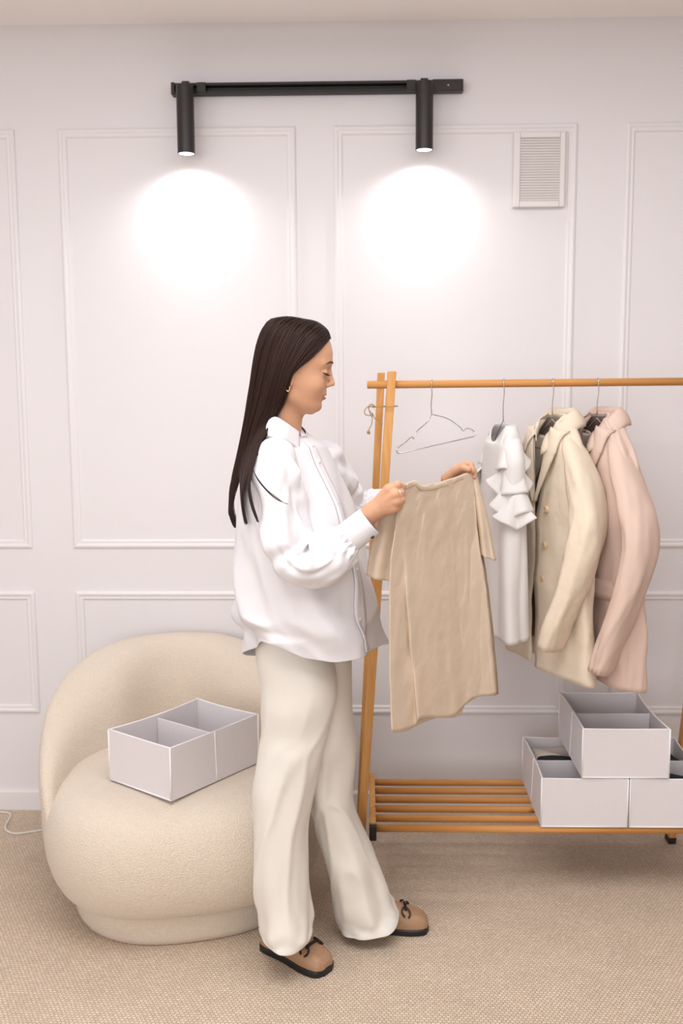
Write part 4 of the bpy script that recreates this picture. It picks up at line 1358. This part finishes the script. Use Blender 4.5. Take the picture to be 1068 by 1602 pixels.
def ridged(P, amp, seed):
    nt_, nv_ = P.shape[:2]
    N_ = np.cross(np.gradient(P, axis=0), np.gradient(P, axis=1))
    N_ /= np.linalg.norm(N_, axis=2)[..., None] + 1e-9
    t = np.linspace(0, 1, nt_)[:, None] * np.ones((1, nv_)); v = np.linspace(0, 1, nv_)[None] * np.ones((nt_, 1))
    r = amp * (vnoise(t * 34, v * 2.2, seed) + 0.6 * vnoise(t * 70, v * 2, seed + 1)) * sstep(0.02, 0.2, v)
    return P + N_ * r[..., None]
def at_t(P, t):
    x = np.clip(t, 0, 1) * (P.shape[0] - 1)
    i0_ = np.floor(x).astype(int); i1_ = np.minimum(i0_ + 1, P.shape[0] - 1); f_ = (x - i0_)[:, None]
    return i0_, i1_, f_
hn, hf = ridged(HSn, 0.0020, 2), HSf
VC = int(0.70 * NVH)
# main fall: near sheet front to back, then the far sheet back to front, cut where the locks part
shell = np.concatenate([hn[:, :VC + 1], hf[::-1][1:, :VC + 1]], 0).transpose(1, 0, 2)
hair = grid_obj('hair', shell, hair_m, woman, solid=0.006, offset=-1.0)
# tapering locks below
LOCKS = [(0.0, 0.30, 0.13), (0.30, 0.60, 0.47), (0.60, 1.0, 0.84)]
lock_grids = []
def lock_t(t, c, v):
    k = sstep(0.70, 0.86, v)
    return t + (c + (t - c) * 0.36 - t) * k
for (ta_, tb_, tc_) in LOCKS:
    for P_ in (hn,):
        row = []
        for j in range(VC - 2, NVH):
            v = j / (NVH - 1)
            tt = np.linspace(ta_, tb_, 14)
            tp = lock_t(tt, tc_, v)
            i0_, i1_, f_ = at_t(P_, tp)
            front = P_[i0_, j] * (1 - f_) + P_[i1_, j] * f_
            thick = 0.020 * (1 - sstep(0.74, 1.0, v)) + 0.0015
            bulge = np.sin(np.linspace(0, np.pi, 14))[:, None]
            back = front + np.array([0.002, 1.0, 0]) * thick * bulge
            row.append(np.concatenate([front - np.array([0, 0.004, 0]) * bulge, back[::-1][1:-1]], 0))
        lock_grids.append((np.array(row), True, True))
multi_mesh('hair_locks', lock_grids, hair_m, hair)
strand_grids = []
rs = np.random.default_rng(5)
for k in range(360):
    t = rs.random()
    (ta_, tb_, tc_) = [L_ for L_ in LOCKS if L_[0] <= t <= L_[1]][0]
    lift = 0.0015 + rs.random() * 0.003
    j0 = 1 + int(4 * rs.random())
    j1 = NVH - 1 - int(7 * rs.random() ** 2)
    js = list(range(j0, j1, 5)) + [j1]
    drift = rs.normal() * 0.03
    path = []
    for j in js:
        v = j / (NVH - 1)
        tp = np.array([np.clip(lock_t(t + drift * v, tc_, v) + rs.normal() * 0.010 * sstep(0.8, 1, v), 0, 1)])
        i0_, i1_, f_ = at_t(hn, tp)
        path.append((hn[i0_[0], j] * (1 - f_[0]) + hn[i1_[0], j] * f_[0]) + np.array([-0.4 * lift * (t > .85), -lift - 0.003 * sstep(.7, .85, v), 0.3 * lift * (v < 0.1)]))
    r = 0.0008 + 0.0006 * rs.random()
    rad = np.full(len(path), r); rad[-1] = 0.0003; rad[0] = 0.0004
    strand_grids.append((tube_grid(path, rad, 5, 40), True, False))
# stray strand over the shoulder
for k in range(5):
    o_ = rs.normal(size=2) * 0.9
    p = [(396 + o_[0], 705), (395 + o_[0], 730), (402 + o_[0], 748 + o_[1]), (418 + o_[0], 768 + o_[1]), (434, 781 + o_[1]), (450 + o_[1] * 2, 789)]
    strand_grids.append((tube_grid([W(x, y, yy) for (x, y), yy in zip(p, (2.392, 2.325, 2.282, 2.268, 2.258, 2.254))], [0.0007] * 5 + [0.0002], 5, 30), True, False))
tag(multi_mesh('hair_strands', strand_grids, hair_tip_m, hair), kind='stuff')

# --- shirt
FW = np.array([0.87, -0.49, 0.0]); LF = np.array([0.49, 0.87, 0.0])
rows = [  # py, px left, px right, half width across the shoulders
    (668, 419, 476, .058), (676, 413, 483, .074), (686, 406, 494, .100), (698, 399, 506, .130), (712, 394, 515, .152), (730, 390, 524, .168), (760, 386, 536, .180), (800, 383, 550, .188),
    (850, 378, 563, .192), (900, 374, 574, .198), (945, 373, 581, .205), (975, 377, 586, .208), (1000, 390, 590, .208), (1025, 393, 593, .210), (1050, 394, 596, .210)]
rw = resample(np.array([r[:3] for r in rows], float), 90); rs_w = resample(np.array([(r[3], 0, 0) for r in rows]), 90)[:, 0]
nth = 120
S = np.zeros((90, nth, 3))
thv = np.linspace(0, 2 * np.pi, nth, endpoint=False)         # 0 = front, pi/2 = her left (far), 3pi/2 = near
hem_py = 1028 + 0 * thv
for i in range(90):
    py, xl, xr = rw[i]
    l, r = W(xl, py, PY), W(xr, py, PY)
    c = (l + r) / 2
    ext = (r[0] - l[0]) / 2
    w = rs_w[i]
    dF = math.sqrt(max(ext ** 2 - (w * LF[0]) ** 2, 0.0016)) / FW[0]
    z = c[2]
    k = sstep(700, 800, py)
    q = (z - 0.95) * 10
    disp = 0.010 * k * vnoise(thv * 2.2 / 1.0 + q * 0.35, np.full(nth, q * 0.55), 21) + 0.009 * k * np.sin(thv * 6 + 1.3 * math.sin(q * 0.9) + 0.4 * q)
    disp += 0.006 * k * vnoise(thv * 5 + q * 0.8, np.full(nth, q * 1.1), 9)
    disp += 0.009 * k * ridge(1.5 * np.cos(thv) + q * 0.30, 1.5 * np.sin(thv) - q * 0.45, 31)
    # billow over the back of the waist
    bb = np.exp(-((py - 962) / 20.0) ** 2) * np.clip(-np.cos(thv + 0.5), 0, 1)
    disp += 0.020 * bb - 0.016 * np.exp(-((py - 992) / 10.0) ** 2) * np.clip(-np.cos(thv + 0.6), 0, 1)
    pos = c + ((dF + disp) * np.cos(thv))[:, None] * FW + ((w + disp) * np.sin(thv))[:, None] * LF
    # hem: tails low at front and back, cut high at the sides
    if py > 940:
        t = (py - 940) / (1050 - 940.0)
        hp_ = np.interp(np.degrees(thv), [0, 30, 60, 120, 150, 180, 215, 245, 262, 280, 300, 325, 345, 360], [1022, 1009, 1003, 1000, 1014, 1027, 1026, 1013, 1003, 1011, 1029, 1037, 1031, 1022])
        zt0 = W(480, 940, PY)[2]
        zh_ = np.array([W(480, hp_[m_], pos[m_, 1])[2] for m_ in range(nth)])
        pos[:, 2] = zt0 + (zh_ - zt0) * t
    # neck opening drops toward the front, shoulders rise at the sides of the neck
    tn = 1 - sstep(668, 705, py)
    pos[:, 2] += tn * (-0.022 * np.cos(thv) + 0.004 * np.abs(np.sin(thv)))
    S[i] = pos
shirt = grid_obj('shirt', S, shirt_m, woman, closed=True, solid=0.002)
md = shirt.modifiers.new('s', 'SUBSURF'); md.levels = md.render_levels = 1

def sleeve(path, name='sleeve', seg=64, n=80, seed=1, amp=0.010, gather=True):
    P = np.array([Wp(p[:3]) for p in path]); Rr = np.array([(p[3], p[4], 0) for p in path], float)
    P = resample(P, n); Rr = resample(Rr, n)
    T, A, B = frames(P, up=(0, 0, 1))
    G_ = np.zeros((n, seg, 3))
    th = np.linspace(0, 2 * np.pi, seg, endpoint=False)
    for i in range(n):
        v = i / (n - 1)
        k = sstep(0.05, 0.25, v) * (1 - sstep(0.9, 1.0, v))
        ds = amp * k * (vnoise(th * 1.6 + 3 * v, np.full(seg, v * 9), seed) * 1.1 + 0.8 * np.sin(th * 3 + 9 * v + seed) * np.sin(v * 14) + 0.5 * vnoise(th * 4, np.full(seg, v * 16), seed + 5))
        ds += 0.010 * k * ridge(1.3 * np.cos(th) + 2.5 * v, 1.3 * np.sin(th) - 6 * v, seed + 11)
        # sharp bend creases near the elbow
        ds += -0.014 * np.exp(-((v - 0.52) / 0.022) ** 2) * np.clip(np.cos(th - 0.4), 0, 1) * k - 0.010 * np.exp(-((v - 0.62 + 0.05 * np.cos(th)) / 0.02) ** 2) * np.clip(np.cos(th + 0.5), 0, 1) * k
        if gather: ds += 0.0042 * sstep(0.80, 0.98, v) * np.sin(th * 15)
        G_[i] = P[i] + ((Rr[i, 0] + ds) * np.cos(th))[:, None] * A[i] + ((Rr[i, 1] + ds) * np.sin(th))[:, None] * B[i]
    o = grid_obj(name, G_, shirt_m, shirt, closed=True, solid=0.002)
    md = o.modifiers.new('s', 'SUBSURF'); md.levels = md.render_levels = 1
    return o
# near sleeve (her right arm)
sleeve([(436, 702, 2.42, .040, .040), (430, 722, 2.392, .060, .056), (430, 750, 2.372, .068, .062), (434, 790, 2.350, .072, .062), (441, 835, 2.330, .076, .062), (458, 872, 2.322, .080, .062), (486, 883, 2.324, .078, .060), (513, 870, 2.328, .068, .056), (533, 852, 2.334, .051, .046), (545, 842, 2.337, .036, .036)], seed=2)
def cuff(p0, p1, r0, r1, nm='cuff'):
    a, b = Wp(p0), Wp(p1)
    P = np.array([a + (b - a) * t for t in (0, .05, .5, .95, 1.0)])
    rr = [r0, r0 * 1.02, (r0 + r1) / 2 * 1.02, r1 * 1.02, r1]
    g = tube_grid(P, rr, 36)
    return grid_obj(nm, g, shirt_m, shirt, closed=True, solid=0.003)
cf = cuff((543, 843, 2.337), (578, 815, 2.338), .0365, .0350)
bt = Wp((581.5, 839.5, 2.318)); 
tube('cuff_button', [bt + [0, 0.006, 0], bt, bt + [0.001, -0.003, 0]], [0.0058, 0.0058, 0.0040], dbtn_m, cf if False else shirt, seg=16)
# far sleeve (her left arm)
sleeve([(476, 714, 2.555, .020, .026), (490, 712, 2.588, .036, .042), (503, 724, 2.625, .054, .056), (516, 752, 2.665, .058, .060), (532, 782, 2.705, .056, .058), (552, 800, 2.735, .052, .052), (575, 792, 2.738, .044, .042), (592, 783, 2.732, .036, .036)], seed=7, amp=0.007)
cuff((578, 790, 2.737), (630, 785, 2.715), .041, .036)
# collar leaves
def leaf(inner, outer, n=24, m=8, name='collar'):
    a = resample(np.array([Wp(p) for p in inner]), n); b = resample(np.array([Wp(p) for p in outer]), n)
    G_ = np.zeros((n, m, 3))
    for j in range(m):
        u = j / (m - 1)
        G_[:, j] = a * (1 - u) + b * u
        G_[:, j] += np.array([0, 0, 0.010]) * math.sin(math.pi * min(1, u * 1.25)) * (1 - u)
        G_[:, j] += np.array([0, -0.006, 0]) * math.sin(math.pi * u)
    return grid_obj(name, G_, shirt_m, shirt, solid=0.003)
leaf([(412, 664, 2.505), (418, 655, 2.455), (432, 653, 2.425), (448, 662, 2.428), (460, 671, 2.448), (467.5, 677, 2.470)],
     [(402, 688, 2.505), (408, 688, 2.430), (424, 684, 2.398), (440, 688, 2.394), (455, 696, 2.412), (468.5, 704, 2.430)])
leaf([(412, 664, 2.505), (424, 655, 2.555), (442, 653, 2.578), (456, 660, 2.565), (466, 671, 2.530), (471, 683, 2.470)],
     [(402, 684, 2.505), (420, 672, 2.600), (448, 668, 2.620), (470, 674, 2.608), (482, 683, 2.585), (492, 694, 2.550)])
# collar stand round the neck
st = np.array([Wp(p) for p in [(467.5, 678, 2.472), (458, 671, 2.447), (440, 660, 2.432), (424, 657, 2.450), (414, 664, 2.502), (426, 657, 2.555), (446, 658, 2.570), (462, 668, 2.535), (470, 677, 2.492)]])
st = resample(st, 40)
sg_ = np.array([st + [0, 0, 0.004], st + [0, 0, -0.012], st + [0, 0, -0.034]])
grid_obj('collar_stand', sg_, shirt_m, shirt, solid=0.003)
# button placket down the front
pl_rows = []
for i in range(8, 88):
    pl_rows.append([S[i, q_] + FW * 0.0042 + np.array([0, -0.001, 0]) for q_ in (-2, -1, 0, 1, 2)])
plk = grid_obj('placket', np.array(pl_rows), shirt_m, shirt, solid=0.002)
for i in (9, 21, 34, 47, 60):
    p = np.array(pl_rows[i][2]) + FW * 0.003
    tube('button', [p - FW * 0.002, p + FW * 0.0005, p + FW * 0.0015], [0.0052, 0.0052, 0.003], pbtn_m, plk, seg=14)

# --- trousers: two legs from the waist down
def leg_loft(rows, seed, hem=None, n=110, seg=72, depth=None):
    a = resample(np.array([(r[0], r[1], r[2]) for r in rows], float), n)
    b = resample(np.array([(r[3], r[4], 0) for r in rows], float), n)
    G_ = np.zeros((n, seg, 3))
    th = np.linspace(0, 2 * np.pi, seg, endpoint=False)
    for i in range(n):
        py, xl, xr = a[i]; Yc, dy = b[i, 0], b[i, 1]
        v = i / (n - 1)
        l, r = W(xl, py, Yc), W(xr, py, Yc)
        c = (l + r) / 2; h = (r[0] - l[0]) / 2
        k = sstep(0.1, 0.35, v)
        ds = 0.010 * k * vnoise(th * 1.9 + 2 * v, np.full(seg, v * 8), seed) + 0.008 * k * np.sin(2 * th + 4.5 * v + seed) * np.sin(v * 8 + seed) + 0.004 * sstep(.6, .9, v) * vnoise(th * 3, np.full(seg, v * 14), seed + 2)
        ds = ds + 0.010 * k * ridge(1.1 * np.cos(th) + 1.5 * v, 1.1 * np.sin(th) - 5.5 * v, seed + 20)
        pos = np.zeros((seg, 3))
        e = 0.92
        pos[:, 0] = c[0] + (h + ds * 0.6 ) * spow(np.cos(th), e)
        pos[:, 1] = Yc + (dy + ds ) * spow(np.sin(th), e)
        pos[:, 2] = c[2]
        if hem is not None:
            t = sstep(0.80, 1.0, v)
            pos[:, 2] += t * hem(np.cos(th), np.sin(th))
        G_[i] = pos
    return G_
near_rows = [(985, 400, 505, 2.455, .105), (1030, 402, 520, 2.450, .108), (1065, 408, 526, 2.445, .106), (1100, 412, 523, 2.440, .102), (1140, 414, 512, 2.437, .088), (1170, 411, 504, 2.434, .086), (1205, 404, 498, 2.432, .084),
             (1245, 398, 490, 2.430, .082), (1290, 396, 481, 2.428, .082), (1340, 399, 480, 2.426, .084), (1390, 403, 481, 2.424, .086), (1425, 405, 488, 2.424, .084), (1448, 404, 492, 2.424, .088), (1460, 402, 494, 2.424, .092)]
far_rows = [(985, 440, 546, 2.545, .105), (1030, 440, 549, 2.548, .106), (1100, 450, 550, 2.552, .102), (1150, 462, 552, 2.556, .096), (1190, 470, 553, 2.560, .090), (1235, 478, 551, 2.564, .086), (1265, 486, 557, 2.568, .084),
            (1300, 495, 570, 2.572, .084), (1340, 506, 588, 2.576, .086), (1380, 515, 602, 2.580, .088), (1410, 522, 611, 2.582, .090), (1430, 525, 620, 2.584, .088), (1443, 526, 628, 2.584, .094)]
gn = leg_loft(near_rows, 3, hem=lambda cx, sy: 0.004 - 0.008 * cx + 0.026 * np.clip(cx, 0, 1) ** 2)
gf = leg_loft(far_rows, 12, hem=lambda cx, sy: 0.008 + 0.022 * np.clip(cx, 0, 1) ** 1.5 - 0.012 * np.clip(-cx, 0, 1))
V_, F_, off = [], [], 0
for g in (gn, gf):
    V_.append(g.reshape(-1, 3)); F_ += grid_faces(g.shape[0], g.shape[1], True, off, False); off += g.shape[0] * g.shape[1]
pants = meshobj('trousers', np.vstack(V_), F_, pant_m, woman)
md = pants.modifiers.new('t', 'SOLIDIFY'); md.thickness = 0.003; md.offset = 0
md = pants.modifiers.new('s', 'SUBSURF'); md.levels = md.render_levels = 1

# --- loafers
leather_m = mat('tan_leather', srgb(172, 134, 104), 0.42, noise=(40, 0.04), bump=(150, 0.08, 0.002))
sole_m = mat('black_sole', srgb(26, 24, 24), 0.5)
bit_m = mat('gunmetal', srgb(60, 54, 54), 0.25, 0.9)
def shoe(heel, toe, width=0.084, bit_u=0.68):
    h, t = np.array([heel[0], heel[1], 0.0]), np.array([toe[0], toe[1], 0.0])
    ax = t - h; Ln = np.linalg.norm(ax); ax /= Ln
    sd = np.cross([0, 0, 1.0], ax)
    def outline(u):
        hw = ip(u, [0, .02, .06, .15, .35, .55, .72, .85, .93, .975, 1.0], [.012, .42, .62, .74, .76, .90, 1.0, .98, .88, .72, .40]) * width / 2
        cl = ip(u, [0, .5, 1], [0.0, 0.004, 0.0])
        return hw, cl
    def P(u, s, z): return h + ax * (u * Ln) + sd * s + np.array([0, 0, z])
    us = np.concatenate([np.linspace(0, 0.1, 8), np.linspace(0.13, 0.88, 26), np.linspace(0.9, 1.0, 12)])
    # upper
    G_ = []
    for u in us:
        hw, cl = outline(u)
        hgt = ip(u, [0, .03, .1, .3, .45, .6, .75, .88, .95, 1.0], [.050, .060, .064, .060, .066, .056, .044, .036, .029, .018])
        row = []
        for a in np.linspace(0, math.pi, 22):
            row.append(P(u, cl + hw * 0.965 * spow(math.cos(a), 0.62), 0.014 + hgt * spow(math.sin(a), 0.75)))
        G_.append(row)
    for (u, hs, zs_) in ((1.002, .36, .011), (1.003, .33, .004)):
        hw = width / 2 * hs
        G_.append([P(u, hw * spow(math.cos(a), 0.62), 0.014 + zs_ * spow(math.sin(a), 0.75)) for a in np.linspace(0, math.pi, 22)])
    hw = outline(0)[0]
    G_ = np.array(G_)
    up = grid_obj('shoe', G_, leather_m, woman, solid=0.002)
    md = up.modifiers.new('s', 'SUBSURF'); md.levels = md.render_levels = 1
    # apron seam
    seam = []
    for a in np.linspace(-1, 1, 30):
        u = 0.92 - 0.34 * abs(a) ** 2.2
        hw, cl = outline(u)
        hgt = ip(u, [.45, .6, .75, .88, .95, 1.0], [.066, .056, .044, .036, .029, .018])
        aa = math.pi / 2 - a * 0.78
        seam.append(P(u, cl + hw * 0.965 * spow(math.cos(aa), 0.62), 0.0145 + hgt * spow(math.sin(aa), 0.75)))
    tube('apron_seam', seam, 0.0014, leather_m, up, seg=6)
    # sole and low heel
    So = []
    for u in us:
        hw, cl = outline(u)
        hw += 0.0035
        hb = 0.0
        row = [P(u, cl - hw, 0.001), P(u, cl - hw, 0.014), P(u, cl - hw * 0.9, 0.018), P(u, cl + hw * 0.9, 0.018), P(u, cl + hw, 0.014), P(u, cl + hw, 0.001)]
        So.append(row)
    So.append([P(1.014, s_, z_) for s_, z_ in zip((-hw * .8, -hw * .8, -hw * .7, hw * .7, hw * .8, hw * .8), (.001, .014, .016, .016, .014, .001))])
    o = multi_mesh('sole', [(np.array(So), True, True)], sole_m, up, smooth=False)
    # metal bit across the vamp
    def vamp(a, u=bit_u, off=0.005):
        hw, cl = outline(u)
        hgt = ip(u, [.45, .6, .75, .88], [.066, .056, .044, .036])
        return P(u, cl + hw * 0.965 * spow(math.cos(a), 0.62), 0.014 + hgt * spow(math.sin(a), 0.75)) + np.array([0, 0, off])
    gl = []
    for ca in (math.pi / 2 - 0.62, math.pi / 2 + 0.62):
        c = vamp(ca)
        e1 = vamp(ca + 0.12) - vamp(ca - 0.12); e1 /= np.linalg.norm(e1)
        gl.append((tube_grid([c + 0.0140 * math.cos(t) * e1 + 0.0120 * math.sin(t) * (ax * 0.95 + np.array([0, 0, -0.35])) for t in np.linspace(0.5, 2 * math.pi - 0.3, 26)], 0.0026, 8), True, True))
    gl.append((tube_grid([vamp(math.pi / 2 + s * 0.40) for s in (-1, -.5, 0, .5, 1)], [0.0032, .0036, .0042, .0036, .0032], 8), True, True))
    multi_mesh('bit', gl, bit_m, up)
    return up
shoe(G(412, 1478, 0.0), G(512, 1523, 0.0), bit_u=0.755)
shoe(G(560, 1454, 0.0), G(668, 1452, 0.0))
